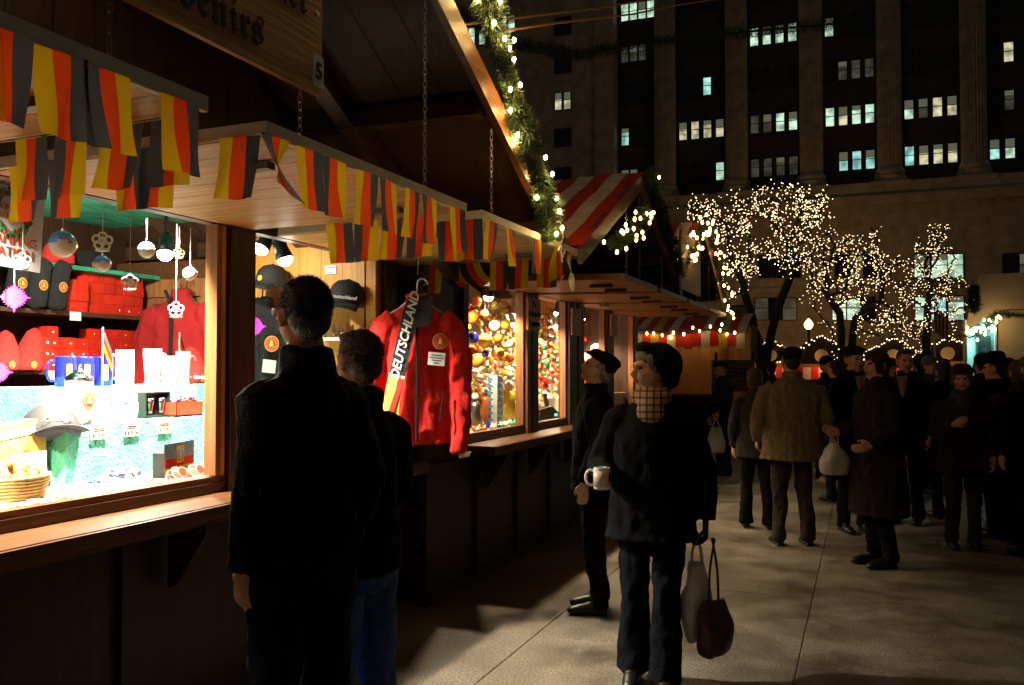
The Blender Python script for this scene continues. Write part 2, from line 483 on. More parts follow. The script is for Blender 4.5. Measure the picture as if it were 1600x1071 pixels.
# windows of the base
def base_group(pxs, py, codes, wd=1.35, ht=2.3):
    for px, ch in zip(pxs, codes):
        p = GY(px, py, BY - 1.3)
        window(p.x, p.z, wd, ht, BY - 1.30, code[ch])
base_group([1441, 1468, 1493], 434, 'ggg'); base_group([1316, 1338, 1360], 434, 'kdk'); base_group([1580, 1605], 434, 'kd')
base_group([1196, 1218, 1240], 434, 'kkk'); base_group([1442, 1466, 1494], 500, 'gtg'); base_group([1312, 1334, 1356], 500, 'ggk')
base_group([1190, 1212, 1234], 500, 'dkd'); base_group([1583, 1605], 500, 'kk'); base_group([1192, 1217, 1241], 328, 'ggg', 1.1, 1.6)

# ---------------------------------------------------------------- street lamp in front of it
globe_m = mat('lamp_globe', (1, 0.8, 0.5), 0.4, emit=(1.0, 0.55, 0.16), es=6.0, nosample=True)
def street_lamp(px, Y, zg, label, power):
    p = GY(px, HOR, Y)
    t = thing('street_lamp', label, 'street lamp', (p.x, Y, 0), 0, 'acorn street lamps before the office building')
    MB().lathe([(0.28, 0), (0.28, 0.15), (0.2, 0.2), (0.16, 0.9), (0.11, 1.0), (0.09, zg - 0.6), (0.16, zg - 0.55), (0.1, zg - 0.45), (0.2, zg - 0.33)], n=12).local('pole', black_m, t, True)
    MB().lathe([(0.16, zg - 0.33), (0.34, zg - 0.1), (0.4, zg + 0.12), (0.3, zg + 0.35), (0.12, zg + 0.55), (0.03, zg + 0.66)], n=14).local('globe', globe_m, t, True)
    MB().lathe([(0.05, zg + 0.66), (0.05, zg + 0.74), (0.01, zg + 0.86)], n=8).local('finial', black_m, t)
    lamp('lamp_light', 'POINT', (p.x, Y - 0.0, zg + 0.1), power, (1.0, 0.50, 0.14), t, radius=0.45)
street_lamp(1264, 84, 5.35, 'lit acorn street lamp between the two bulb-covered trees', 5000)
# ================================================================ market stalls
DW = 2.8          # window wall of the row, metres left of the camera
HINGE, DOUT = 2.27, 1.65
roofband = wood('fascia_wood', (0.13, 0.058, 0.022), 'y')
red_stripe = mat('awning_red', (0.60, 0.03, 0.015), 0.8, var=0.15, vscale=6, bump=0.2, bscale=14)
cream_stripe = mat('awning_cream', (0.75, 0.62, 0.50), 0.8, var=0.12, vscale=6, bump=0.2, bscale=14)

def chain_mesh(L):
    mb = MB()
    k = int(L / 0.026)
    for i in range(k):
        u = (1, 0, 0) if i % 2 else (0, 1, 0)
        mb.torus((0, 0, i * 0.026 + 0.02), 0.0115, 0.0024, u, (0, 0, 1), 8, 4, sx=0.62, sy=1.4)
    return mb

def planks(parent, name, m, axis, lo, hi, make, w):
    """boards side by side from lo to hi, each its own mesh object"""
    n = max(1, round((hi - lo) / w))
    st = (hi - lo) / n
    for i in range(n):
        make(lo + i * st + 0.003, lo + (i + 1) * st - 0.003).build(name, m, parent)

def flap(stall, y0, y1, zo, cream=True, dark=False, chains=True, ztop=None, di=DW - 0.02):
    """a window shutter hinged up: boards under a frame, trim along the free edges, two chains"""
    pm_, tm = (pine_x, trimw) if not dark else (wood('flap_brown', (0.34, 0.17, 0.075), 'x'), wood('flap_edge', (0.22, 0.10, 0.045), 'y'))
    sl = (zo - HINGE) / (di - DOUT)
    f = MB()
    zz = lambda d: HINGE + (di - d) * sl
    hx = lambda d0, d1, a, b, o0, o1: f.hexa((-d0, a, zz(d0) + o0), (-d1, a, zz(d1) + o0), (-d1, b, zz(d1) + o0), (-d0, b, zz(d0) + o0), (0, 0, o1 - o0))
    hx(di, DOUT, y0, y0 + 0.06, 0.022, 0.05); hx(di, DOUT, y1 - 0.06, y1, 0.022, 0.05); hx(di, di - 0.08, y0 + 0.06, y1 - 0.06, 0.022, 0.05); hx(DOUT + 0.08, DOUT, y0 + 0.06, y1 - 0.06, 0.022, 0.05)
    fo = f.build('flap', dark_y, stall)
    n = 8
    for i in range(n):
        d0 = di - (di - DOUT) * i / n - 0.002; d1 = di - (di - DOUT) * (i + 1) / n + 0.002
    npl = 9
    for i in range(npl):
        d0 = di - (di - DOUT) * i / npl; d1 = di - (di - DOUT) * (i + 1) / npl
    # boards run from the wall to the free edge
    k = max(4, round((y1 - y0) / 0.155)); st = (y1 - y0) / k
    for i in range(k):
        a, b = y0 + i * st + 0.0025, y0 + (i + 1) * st - 0.0025
        MB().hexa((-di, a, zz(di)), (-DOUT, a, zz(DOUT)), (-DOUT, b, zz(DOUT)), (-di, b, zz(di)), (0, 0, 0.02)).build('board', pm_, fo)
    t = MB()
    t.box(-DOUT + 0.001, -DOUT + 0.021, y0 - 0.02, y1 + 0.02, zo + 0.0, zo + 0.042)
    t.build('edge_trim', tm, fo)
    for yy, s in ((y0, -1), (y1, 1)):
        t = MB().hexa((-di + 0.02, yy + s * 0.001, zz(di - .02) + 0.004), (-DOUT, yy + s * 0.001, zo + 0.004), (-DOUT, yy + s * 0.019, zo + 0.004), (-di + 0.02, yy + s * 0.019, zz(di - .02) + 0.004), (0, 0, 0.038))
        t.build('edge_trim', tm, fo, fix=True)
    for yy in ((y0 + 0.32, y1 - 0.32) if dark else (y0 + 0.25, y1 - 0.25)):
        MB().box(-DOUT - 0.34, -DOUT - 0.16, yy - 0.02, yy + 0.02, zz(DOUT + .25) - 0.028, zz(DOUT + .25) - 0.004).build('hinge_strap', dark_x, fo)
        if chains:
            zt = ztop(yy)
            mb = chain_mesh(zt - zo - 0.03); mb.xf(Matrix.Translation((-DOUT - 0.05, yy, zo + 0.04)))
            mb.build('chain', steel, stall)
    return fo

def gable_roof(stall, yr, zr, half, slope, dr=1.7, db=5.0, striped=False):
    """ridge at right angles to the row; boards down both slopes, fascia on the front rakes"""
    ze = zr - half * slope
    for s in (-1, 1):
        ye = yr + s * half
        nv = Vector((0, s * slope, 1)).normalized() * 0.03
        k = round((db - dr) / 0.22); st = (db - dr) / k
        rp = bpy.data.objects.new('roof', None); COL.objects.link(rp); rp.parent = stall
        rp.location = Vector((-dr, yr, zr)) - wloc(stall)
        for i in range(k):
            a, b = dr + i * st + 0.002, dr + (i + 1) * st - 0.002
            MB().hexa((-a, yr, zr), (-a, ye, ze), (-b, ye, ze), (-b, yr, zr), nv).build('board', roofw, rp, fix=True)
        for d in (dr + 0.72, dr + 1.6, dr + 2.5):
            mb = MB().hexa((-d, yr, zr - 0.005), (-d, ye, ze - 0.005), (-d - 0.09, ye, ze - 0.005), (-d - 0.09, yr, zr - 0.005), (0, 0, -0.12))
            mb.build('rafter', dark_y, rp, fix=True)
        for q in (0.3, 0.62, 0.9):
            yy, zz = yr + s * half * q, zr - half * q * slope
            MB().box(-db, -dr - 0.02, yy - 0.045, yy + 0.045, zz - 0.105, zz - 0.006).build('purlin', dark_x, rp)
        mb = MB().hexa((-dr + 0.001, yr, zr + 0.05), (-dr + 0.001, ye, ze + 0.05), (-dr + 0.001, ye, ze - 0.09), (-dr + 0.001, yr, zr - 0.09), (0.035, 0, 0))
        mb.build('fascia', roofband, rp, fix=True)
        if striped:
            w = 0.14; k = int((db - dr + 0.06) / w)
            for i in range(k):
                a, b = dr - 0.055 + i * w, dr - 0.055 + (i + 1) * w
                rr = []
                q = Vector((0, s * slope, 1)).normalized()
                for j in range(9):
                    t_ = j / 8
                    yy, zz = yr + s * half * t_ * 1.02, zr - half * slope * t_ * 1.02
                    o = q * (0.045 + 0.008 * math.sin(j * 1.9 + i))
                    rr.append([Vector((-a, yy, zz)) + o, Vector((-b, yy, zz)) + o, Vector((-b, yy, zz)) + o * 0.9, Vector((-a, yy, zz)) + o * 0.9])
                MB().rings(rr).build('awning_stripe', cream_stripe if i % 2 else red_stripe, rp, fix=True)
    # gable wall of upright boards above the window head
    k = round(2 * half / 0.2); st = 2 * half / k
    gp = bpy.data.objects.new('gable', None); COL.objects.link(gp); gp.parent = stall
    gp.location = Vector((-DW, yr, HINGE + 0.1)) - wloc(stall)
    for i in range(k):
        a, b = yr - half + i * st, yr - half + (i + 1) * st
        za, zb = zr - abs(a - yr) * slope - 0.02, zr - abs(b - yr) * slope - 0.02
        MB().hexa((-DW, a + 0.002, HINGE + 0.13), (-DW, b - 0.002, HINGE + 0.13), (-DW, b - 0.002, zb), (-DW, a + 0.002, za), (-0.03, 0, 0)).build('board', dark_z, gp, fix=True)

def stall_shell(stall, y0, y1, db, base_panels, ceil_m, ceil_z, back_m, counter=True, cy0=None, cy1=None):
    """base, counter, head beam, ceiling, back and floor of a stall"""
    k = base_panels; st = (y1 - y0) / k
    for i in range(k):
        a, b = y0 + i * st, y0 + (i + 1) * st
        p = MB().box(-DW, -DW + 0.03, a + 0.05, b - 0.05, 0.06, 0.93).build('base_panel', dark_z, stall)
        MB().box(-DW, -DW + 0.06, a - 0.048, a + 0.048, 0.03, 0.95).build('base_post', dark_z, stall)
    MB().box(-DW - 0.05, -DW + 0.07, y0, y1, 0.0, 0.058).build('skid', dark_y, stall)
    c0, c1 = cy0 if cy0 is not None else y0, cy1 if cy1 is not None else y1
    ct = MB().box(-DW - 0.02, -2.53, c0, c1, 0.985, 1.025).build('counter', oak_y, stall)
    MB().box(-2.528, -2.508, c0, c1, 0.955, 1.022).build('front_lip', oak_y, ct)
    MB().box(-2.70, -2.56, c0, c1, 0.955, 0.983).build('apron', dark_y, ct)
    yy = c0 + 0.3
    while yy < c1:
        MB().prism([(0, 0), (0.2, 0), (0.2, -0.04), (0.05, -0.26), (0, -0.28)], (-DW + 0.065, yy, 0.953), (1, 0, 0), (0, 0, 1), (0, 0.04, 0)).build('bracket', dark_x, stall, fix=True)
        yy += 1.0
    MB().box(-DW - 0.06, -DW + 0.0, y0, y1, HINGE, HINGE + 0.125).build('head_beam', dark_y, stall)
    MB().box(-db, -DW - 0.065, y0, y1, ceil_z, ceil_z + 0.02).build('ceiling', ceil_m, stall)
    k = round((y1 - y0) / 0.16); st = (y1 - y0) / k
    bw = bpy.data.objects.new('back_wall', None); COL.objects.link(bw); bw.parent = stall
    bw.location = Vector((-db, y0, 0)) - wloc(stall)
    for i in range(k):
        MB().box(-db - 0.03, -db, y0 + i * st + 0.0015, y0 + (i + 1) * st - 0.0015, 0, ceil_z + 0.3).build('board', back_m, bw)
    MB().box(-db, -DW - 0.01, y0, y1, 0.02, 0.05).build('floor', dark_y, stall)

def side_wall(stall, y, db, m, z1=2.55, d0=None, name='side_wall'):
    d0 = d0 if d0 is not None else DW + 0.01
    sw = bpy.data.objects.new(name, None); COL.objects.link(sw); sw.parent = stall
    sw.location = Vector((-d0, y, 0)) - wloc(stall)
    k = round((db - d0) / 0.15); st = (db - d0) / k
    for i in range(k):
        MB().box(-d0 - (i + 1) * st + 0.0015, -d0 - i * st - 0.0015, y, y + 0.03, 0, z1).build('board', m, sw)
    return sw

def post(stall, y0, y1, m, proud=0.0, z0=1.027, z1=HINGE - 0.002, name='post'):
    return MB().box(-DW - 0.075, -DW + 0.03 + proud, y0, y1, z0, z1).build(name, m, stall)
def window_frame(stall, y0, y1, m=oak_z, mh=oak_y, glazed=True, zb=1.027):
    f = MB().box(-DW - 0.05, -DW + 0.012, y0, y0 + 0.035, zb + 0.075, HINGE - 0.004).build('window_frame', m, stall)
    MB().box(-DW - 0.05, -DW + 0.012, y1 - 0.035, y1, zb + 0.075, HINGE - 0.004).build('stile', m, f)
    MB().box(-DW - 0.05, -DW + 0.022, y0, y1, zb + 0.001, zb + 0.045).build('bottom_rail', dark_y, f)
    MB().box(-DW - 0.045, -DW + 0.014, y0, y1, zb + 0.046, zb + 0.073).build('sill_bead', mh, f)
    if glazed:
        pass
    return f

# ---------------------------------------------------------------- the souvenir stall (nearest)
ST1 = thing('market_stall', 'wooden souvenir stall with number 5 plate, green ceiling and flag-trimmed shutters', 'market stall', (-DW, 0, 0), 0, 'wooden market stalls along the row')
YE = 4.86
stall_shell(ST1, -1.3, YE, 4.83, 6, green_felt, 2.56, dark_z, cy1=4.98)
gable_roof(ST1, 1.95, 3.99, 3.28, 0.52)
roofz = lambda y: 3.99 - abs(y - 1.95) * 0.52 - 0.14
for a, b in ((0.55, 1.90), (2.19, 3.58), (3.80, 5.23)):
    flap(ST1, a, b, 2.285, ztop=roofz)
post(ST1, 3.425, 3.60, dark_z, 0.012)
post(ST1, 0.2, 0.4, dark_z, 0.012)
post(ST1, 4.87, 5.02, dark_z, 0.012, 0.0)
window_frame(ST1, 0.403, 3.422)
window_frame(ST1, 3.603, 4.868)
for y, m in ((3.34, oak_z), (3.375, pine_z), (4.78, pine_z), (4.815, oak_z)):
    MB().box(-DW - 0.04, -DW + 0.026, y, y + 0.026, 1.105, HINGE - 0.006).build('casing', m, ST1)
sw = side_wall(ST1, YE - 0.032, 3.99, pine_z, 2.56, DW + 0.08, 'end_wall')
# door leaf in the end wall
dr_ = bpy.data.objects.new('door', None); COL.objects.link(dr_); dr_.parent = ST1; dr_.location = (-4.4 + DW, YE - 0.04, 0)
MB().box(-4.81, -4.0, YE - 0.05, YE - 0.02, 0.05, 2.2).build('door_leaf', door_w, dr_)
for x0, x1, z0, z1 in ((-4.81, -4.70, 0.05, 2.2), (-4.11, -4.0, 0.05, 2.2), (-4.70, -4.11, 2.08, 2.2), (-4.70, -4.11, 1.05, 1.2), (-4.70, -4.11, 0.05, 0.25)):
    MB().box(x0 + 0.001, x1 - 0.001, YE - 0.075, YE - 0.051, z0, z1).build('door_rail', door_w, dr_)
MB().box(-4.82, -3.995, YE - 0.09, YE - 0.02, 2.203, 2.32).build('door_head', oak_y, dr_)
for z in (0.6, 1.9): MB().box(-4.835, -4.80, YE - 0.085, YE - 0.078, z, z + 0.09).build('hinge', steel, dr_)
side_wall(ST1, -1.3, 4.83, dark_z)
# painted sign on the gable, with the stall number
sg = thing('stall_sign', 'large plywood sign with black gothic lettering above the flag shutters', 'sign', (-1.60, 1.86, 2.465), 0)
MB().box(-1.62, -1.60, 1.30, 2.415, 2.465, 3.02).build('board', ply, sg)
text_on(fraktur('Christkindlmarket'), 0.135, (-1.598, 1.82, 2.735), (0, 1, 0), (0, 0, 1), ink, sg)
text_on(fraktur('Souvenirs'), 0.135, (-1.598, 1.82, 2.56), (0, 1, 0), (0, 0, 1), ink, sg)
for y, z in ((1.33, 2.99), (2.385, 2.99), (2.385, 2.72)): MB().ball((-1.6, y, z), (0.006, 0.008, 0.008)).build('screw', steel, sg)
for y in (1.4, 2.3):
    MB().tube([(-1.61, y, 3.02), (-1.66, y, roofz(y) - 0.02)], 0.006).build('hanger', steel, sg)
pn = thing('number_plate', 'small white plate with a black 5 on the gothic sign', 'number plate', (-1.59, 2.385, 2.48))
MB().box(-1.597, -1.592, 2.357, 2.413, 2.485, 2.585).build('plate', white_p, pn)
text_on('5', 0.075, (-1.5905, 2.385, 2.532), (0, 1, 0), (0, 0, 1), ink, pn, bold=0.001)

# spotlights: fixtures on the ceiling and head beam, one of them added out of view
spot_em = mat('spot_face', (1, 1, 1), 0.4, emit=(1.0, 0.95, 0.84), es=30, nosample=True)
def spotlight(loc, aim, power, label, grp, col=(1.0, 0.88, 0.70), ang=110, group='stall spotlights', r=0.05, blend=0.7, zc=2.56):
    loc, aim = Vector(loc), Vector(aim)
    t = thing('spotlight', label, 'spotlight', loc, 0, group)
    d = (aim - loc).normalized()
    b = MB().tube([loc - d * 0.13, loc - d * 0.10, loc - d * 0.05, loc], [r * 0.55, r * 0.75, r * 0.8, r], 14)
    b.build('housing', black_m, t, True)
    MB().ball(loc - d * 0.004, r * 0.88, 14, 10).build('bulb_face', spot_em, t, True)
    MB().tube([loc - d * 0.08, Vector((loc.x, loc.y, zc)) - Vector((d.x, d.y, 0)) * 0.08], 0.009, 6).build('stem', black_m, t)
    lamp('spot_light', 'SPOT', loc + d * (r + 0.012), power, col, t, aim=aim, spot=ang, blend=blend, radius=r * 0.7)
    return t
p1 = W(445, 405, 2.97)
spotlight(p1, p1 + Vector((0.36, 0.10, -1.0)), 420, 'bright round spotlight shining outwards above the young man\'s head', 1, ang=108, blend=0.9)
p2 = W(408, 388, 3.1)
spotlight(p2, p2 + Vector((-0.25, -0.6, -1.0)), 280, 'black spotlight turned down beside the bright round spotlight', 1)
p3 = W(258, 397, 3.6)
spotlight(p3, (-3.3, 3.5, 1.2), 330, 'small glaring spotlight behind the hanging ornaments', 1, ang=130)
spotlight((-2.92, 3.05, 2.44), (-3.55, 3.35, 1.1), 1350, 'spotlight hidden behind the shutter over the display of steins', 1, ang=98, blend=1.0)
spotlight((-2.92, 1.95, 2.44), (-3.5, 2.35, 1.1), 1350, 'spotlight above the gift basket at the left end', 1, ang=98, blend=1.0)
spotlight((-2.95, 1.0, 2.44), (-3.4, 1.3, 1.1), 1500, 'added spotlight out of view that brightens the flags at the left edge', 1, ang=110, blend=1.0)  # unseen lamp added to lighten the flags on the left shutter
spotlight((-3.5, 3.0, 2.45), (-4.7, 3.9, 1.75), 190, 'spotlight aimed at the shelves of red boxes', 1, ang=110)
spotlight((-3.35, 4.0, 2.45), (-3.45, 4.8, 1.7), 55, 'spotlight aimed at the caps on the pine wall', 1, ang=110)

# ---------------------------------------------------------------- second and third stalls
ST2 = thing('market_stall', 'brown wooden ornament stall under a red and white striped roof', 'market stall', (-DW, 5.5, 0), 0, 'wooden market stalls along the row')
bright_back = wood('ornament_back', (0.62, 0.46, 0.26), 'z', var=0.1)
cream_ceil = mat('cream_ceiling', (0.75, 0.66, 0.48), 0.8)
stall_shell(ST2, 5.45, 8.85, 3.75, 4, cream_ceil, 2.45, bright_back, cy0=6.05)
gable_roof(ST2, 7.16, 3.15, 1.70, 0.47, striped=True, db=4.4)
rz2 = lambda y: 3.15 - abs(y - 7.16) * 0.47 - 0.14
flap(ST2, 6.42, 7.50, 2.25, dark=True, ztop=rz2)
flap(ST2, 7.72, 8.86, 2.25, dark=True, ztop=rz2)
side_wall(ST2, 5.45, 4.3, dark_z)
# dark closed front between the souvenir stall and the ornament windows
MB().box(-DW - 0.05, -DW + 0.0, 5.48, 6.05, 0.06, HINGE - 0.002).build('closed_front', dark_z, ST2)
post(ST2, 6.05, 6.14, dark_z, 0.01); post(ST2, 7.40, 7.50, oak_z, 0.01); post(ST2, 7.505, 7.66, dark_z, 0.02); post(ST2, 8.60, 8.84, dark_z, 0.015)
window_frame(ST2, 6.142, 7.398); window_frame(ST2, 7.662, 8.598)
ST3 = thing('market_stall', 'brown wooden stall behind the man in the flat cap, with plywood sign', 'market stall', (-DW, 8.9, 0), 0, 'wooden market stalls along the row')
stall_shell(ST3, 8.9, 11.55, 3.75, 3, cream_ceil, 2.45, wood('warm_back', (0.62, 0.30, 0.09), 'z', var=0.1))
gable_roof(ST3, 10.15, 3.2, 1.45, 0.50, striped=True, db=4.4)
rz3 = lambda y: 3.2 - abs(y - 10.15) * 0.5 - 0.14
flap(ST3, 9.02, 10.22, 2.25, dark=True, ztop=rz3); flap(ST3, 10.36, 11.6, 2.25, dark=True, ztop=rz3)
post(ST3, 8.92, 9.12, dark_z, 0.012); post(ST3, 10.05, 10.32, dark_z, 0.014); post(ST3, 11.42, 11.55, dark_z, 0.012)
window_frame(ST3, 9.122, 10.048); window_frame(ST3, 10.322, 11.418)
side_wall(ST3, 11.52, 4.3, dark_z)
sg3 = thing('stall_sign', 'blank plywood sign below the lit garland of the far stall', 'sign', (-1.63, 8.95, 2.3))
MB().box(-1.64, -1.62, 8.55, 9.65, 2.36, 2.92).build('board', ply, sg3)
for y in (8.7, 9.5): MB().tube([(-1.63, y, 2.92), (-1.66, y, 3.02)], 0.006).build('hanger', steel, sg3)
for k, (y0, y1, z0, z1, tx, lab) in enumerate(((7.30, 7.60, 1.93, 2.215, ['The', 'Ornament', 'Engraver'], 'small wooden plaque with dark gothic lettering on the post between ornament windows'),
                                      (8.57, 8.86, 1.93, 2.2, None, 'small dark wooden plaque left of the man in the flat cap'),
                                      (10.05, 10.33, 1.97, 2.22, None, 'wooden plaque hung above the man in the flat cap'))):
    q = thing('plaque', lab, 'sign', (-DW + 0.09, (y0 + y1) / 2, z0), 0, 'small wooden plaques on the posts')
    MB().box(-DW + 0.065, -DW + 0.085, y0, y1, z0, z1).build('board', wood('plaque_wood', (0.36, 0.17, 0.06), 'y'), q)
    if tx:
        for i, s in enumerate(tx):
            text_on(fraktur(s), 0.075, (-DW + 0.0865, (y0 + y1) / 2, z1 - 0.055 - i * 0.085), (0, 1, 0), (0, 0, 1), ink, q)
    MB().tube([(-DW + 0.075, (y0 + y1) / 2, z1), (-DW + 0.06, (y0 + y1) / 2, z1 + 0.05)], 0.004).build('hook', steel, q)
warm = (1.0, 0.78, 0.50)
for y, pw, d, lab in ((6.55, 110, 3.0, 'spotlight over the large glass balls'), (7.2, 110, 3.05, 'spotlight beside the post of the ornament window'), (8.1, 130, 3.05, 'spotlight over the small ornaments'),
                   (9.55, 210, 3.2, 'spotlight over the red candles'), (10.8, 190, 3.3, 'spotlight in the last window of the row')):
    spotlight((-d, y, 2.22), (-d - 0.12, y + 0.02, 1.2), pw, lab, 2, col=warm, ang=152, blend=0.45, zc=2.45, group='spotlights of the ornament stalls')
# ================================================================ fusing overlapping shapes into one skin
def fuse(mb, voxel, mats, name, smooth_it=2, folds=None):
    """union of the closed shapes in mb as one continuous surface; each face keeps the material of the shape it came from"""
    src = mb.mesh(name + '_src', mats)
    o = bpy.data.objects.new(name + '_src', src)
    md = o.modifiers.new('r', 'REMESH'); md.mode = 'VOXEL'; md.voxel_size = voxel
    if smooth_it:
        sm = o.modifiers.new('s', 'SMOOTH'); sm.factor = 0.5; sm.iterations = smooth_it
    me = evaluate(o)
    me.name = name
    bv = BVHTree.FromPolygons([Vector(v) for v in mb.v], mb.f)
    idx = []
    for p in me.polygons:
        h = bv.find_nearest(p.center)
        idx.append(mb.m[h[2]] if h[2] is not None else 0)
    me.materials.clear()
    for m in mats: me.materials.append(m)
    me.polygons.foreach_set('material_index', idx)
    me.polygons.foreach_set('use_smooth', [True] * len(me.polygons))
    if folds:
        nv = len(me.vertices)
        co = np.empty(nv * 3); me.vertices.foreach_get('co', co); co = co.reshape(-1, 3)
        no = np.empty(nv * 3); me.vertices.foreach_get('normal', no); no = no.reshape(-1, 3)
        amt = np.zeros(nv)
        for p, i in zip(me.polygons, idx):
            q = folds.get(i, 0)
            if q:
                for v in p.vertices: amt[v] = q
        for i in np.nonzero(amt)[0]:
            c = co[i]
            q = noise.noise((c[0] * 13, c[1] * 13, c[2] * 4.5)) + 0.6 * noise.noise((c[0] * 26 + 5, c[1] * 26, c[2] * 16))
            co[i] = c + no[i] * (q * amt[i])
        me.vertices.foreach_set('co', co.ravel())
    me.update()
    bpy.data.objects.remove(o); bpy.data.meshes.remove(src)
    return me

def roundel(c, u, v, r, parent, name='emblem'):
    """small round market badge: gold ring, red field, green and gold figure"""
    c, u, v = Vector(c), Vector(u).normalized(), Vector(v).normalized(); n = u.cross(v)
    mb = MB()
    def disc(rad, off, m, cx=0, cy=0, k=18, sy=1.0):
        o = c + n * off + u * cx + v * cy
        mb.add([o] + [o + u * (rad * math.cos(2 * math.pi * i / k)) + v * (rad * sy * math.sin(2 * math.pi * i / k)) for i in range(k)],
               [(0, 1 + i, 1 + (i + 1) % k) for i in range(k)], m)
    disc(r, 0.001, 0); disc(r * 0.9, 0.002, 1); disc(r * 0.62, 0.003, 0); disc(r * 0.57, 0.004, 1)
    disc(r * 0.2, 0.005, 2, 0, r * 0.2, 8); disc(r * 0.3, 0.005, 2, -r * 0.05, -r * 0.12, 8, 0.8); disc(r * 0.16, 0.006, 3, r * 0.2, -r * 0.25, 8)
    for i in range(16):
        a = 2 * math.pi * i / 16
        disc(r * 0.05, 0.005, 2, r * 0.76 * math.cos(a), r * 0.76 * math.sin(a), 5)
    return mb.build(name, [mat('badge_gold', (0.8, 0.45, 0.03), 0.6), mat('badge_red', (0.5, 0.02, 0.02), 0.7), mat('badge_yellow', (0.85, 0.6, 0.1), 0.6), mat('badge_green', (0.08, 0.4, 0.05), 0.6)], parent)

# ================================================================ bunting on the shutters
FW, FH = 0.138, 0.190
def flag_mesh(rev, seed, twist=0.0, lift=0.0):
    rn = random.Random(seed)
    nx, nz = 9, 9
    mb = MB()
    ph, am = rn.uniform(0, 6), rn.uniform(0.006, 0.016)
    sk = rn.uniform(-0.03, 0.03); cu = rn.uniform(-0.7, 0.7)
    v = []
    for j in range(nz + 1):
        t = j / nz
        for i in range(nx + 1):
            s = i / nx - 0.5
            x = s * FW * (1 - 0.06 * t); y = am * t * math.sin(ph + s * 7 + t * 2.5) + cu * 0.02 * t * t
            z = -t * FH
            a = twist * t
            x2 = x * math.cos(a) - y * math.sin(a); y2 = x * math.sin(a) + y * math.cos(a)
            v.append((x2 + sk * t + lift * t * t * 0.12, y2 + abs(lift) * 0.03 * t, z * (1 - 0.28 * abs(lift) * t) + lift * s * 0.12 * t))
    fs, ms = [], []
    for j in range(nz):
        for i in range(nx):
            a = j * (nx + 1) + i
            mb.add([], [], 0)
            fs.append((a, a + 1, a + nx + 2, a + nx + 1)); ms.append((2 - i // 3) if not rev else i // 3)
    mb.v, mb.f, mb.m = v, fs, ms
    return mb.mesh('flag', [flag_k, flag_r, flag_g], True)
FLG = {(r, s): flag_mesh(r, s * 3 + r) for r in (0, 1) for s in range(6)}
FLT = [flag_mesh(0, 51, 0.9, -0.9), flag_mesh(1, 52, 1.4, 0.7), flag_mesh(0, 53, -1.1, 0.5), flag_mesh(1, 55, 0.7, -0.5)]
fcount = [0]
def bunting(label, edge_y, sides, zo):
    t = thing('flag_bunting', label, 'bunting', (-DOUT + 0.022, edge_y[0][0], zo), 0, 'black red and gold flag buntings')
    y0, y1 = edge_y[0][0] - 0.05, edge_y[-1][0] + 0.05
    MB().tube([(-DOUT + 0.024, y0, zo + 0.004), (-DOUT + 0.024, y1, zo + 0.004)], 0.002, 5).build('cord', rope_m, t)
    base = wloc(t)
    def put(me, x, y, z, rz, rx=0):
        o = inst(me, 'flag', t, Vector((x, y, z)) - base, (rx, random.uniform(-0.05, 0.05), rz))
    for y, rev, tw in edge_y:
        me = FLT[tw - 1] if tw else FLG[(rev, fcount[0] % 6)]
        fcount[0] += 1
        put(me, -DOUT + 0.027, y, zo + 0.004, math.pi / 2 + random.uniform(-0.08, 0.08), random.uniform(-0.06, 0.06))
    for ys, s, ds in sides:
        MB().tube([(-ds[0], ys + s * 0.022, HINGE + (zo - HINGE) * (2.78 - ds[0]) / 1.13), (-ds[-1], ys + s * 0.022, HINGE + (zo - HINGE) * (2.78 - ds[-1]) / 1.13)], 0.002, 5).build('cord', rope_m, t)
        for i, d in enumerate(ds):
            me = FLG[(fcount[0] % 2, (fcount[0] * 5) % 6)]
            if random.random() < 0.10: me = random.choice(FLT)
            fcount[0] += 1
            put(me, -d, ys + s * 0.024, HINGE + (zo - HINGE) * (2.78 - d) / 1.13 + 0.004, random.uniform(-0.12, 0.12), random.uniform(-0.08, 0.08))
    return t
TD = lambda px: T(px, DOUT - 0.025)
lin = lambda a, b, n: [a + (b - a) * i / (n - 1) for i in range(n)]
bunting('flag bunting on the shutter at the left edge, below the gothic sign', [(TD(-60), 1, 0), (TD(-5), 0, 0), (TD(88), 0, 0), (TD(160), 1, 0), (TD(276), 0, 0)], [(1.90, 1, [1.76, 1.93, 2.12, 2.28, 2.50])], 2.285)
bunting('flag bunting on the middle shutter, with a flag folded up at its left corner', [(TD(428), 1, 2), (TD(480), 0, 0), (TD(519), 1, 0), (TD(572), 0, 0), (TD(605), 1, 0), (TD(643), 0, 0), (TD(669), 1, 0), (TD(714), 0, 0)],
        [(2.19, -1, [1.72, 2.03, 2.15, 2.42, 2.60]), (3.58, 1, [1.86, 2.0, 2.14, 2.29])], 2.285)
bunting('flag bunting on the shutter above the red fleece jacket', [(TD(768), 0, 0), (TD(797), 0, 0), (TD(838), 1, 0), (TD(873), 0, 3), (TD(888), 1, 4)],
        [(3.80, -1, [1.70, 1.80]), (5.23, 1, [1.83, 2.02, 2.15, 2.36, 2.5, 2.62])], 2.285)

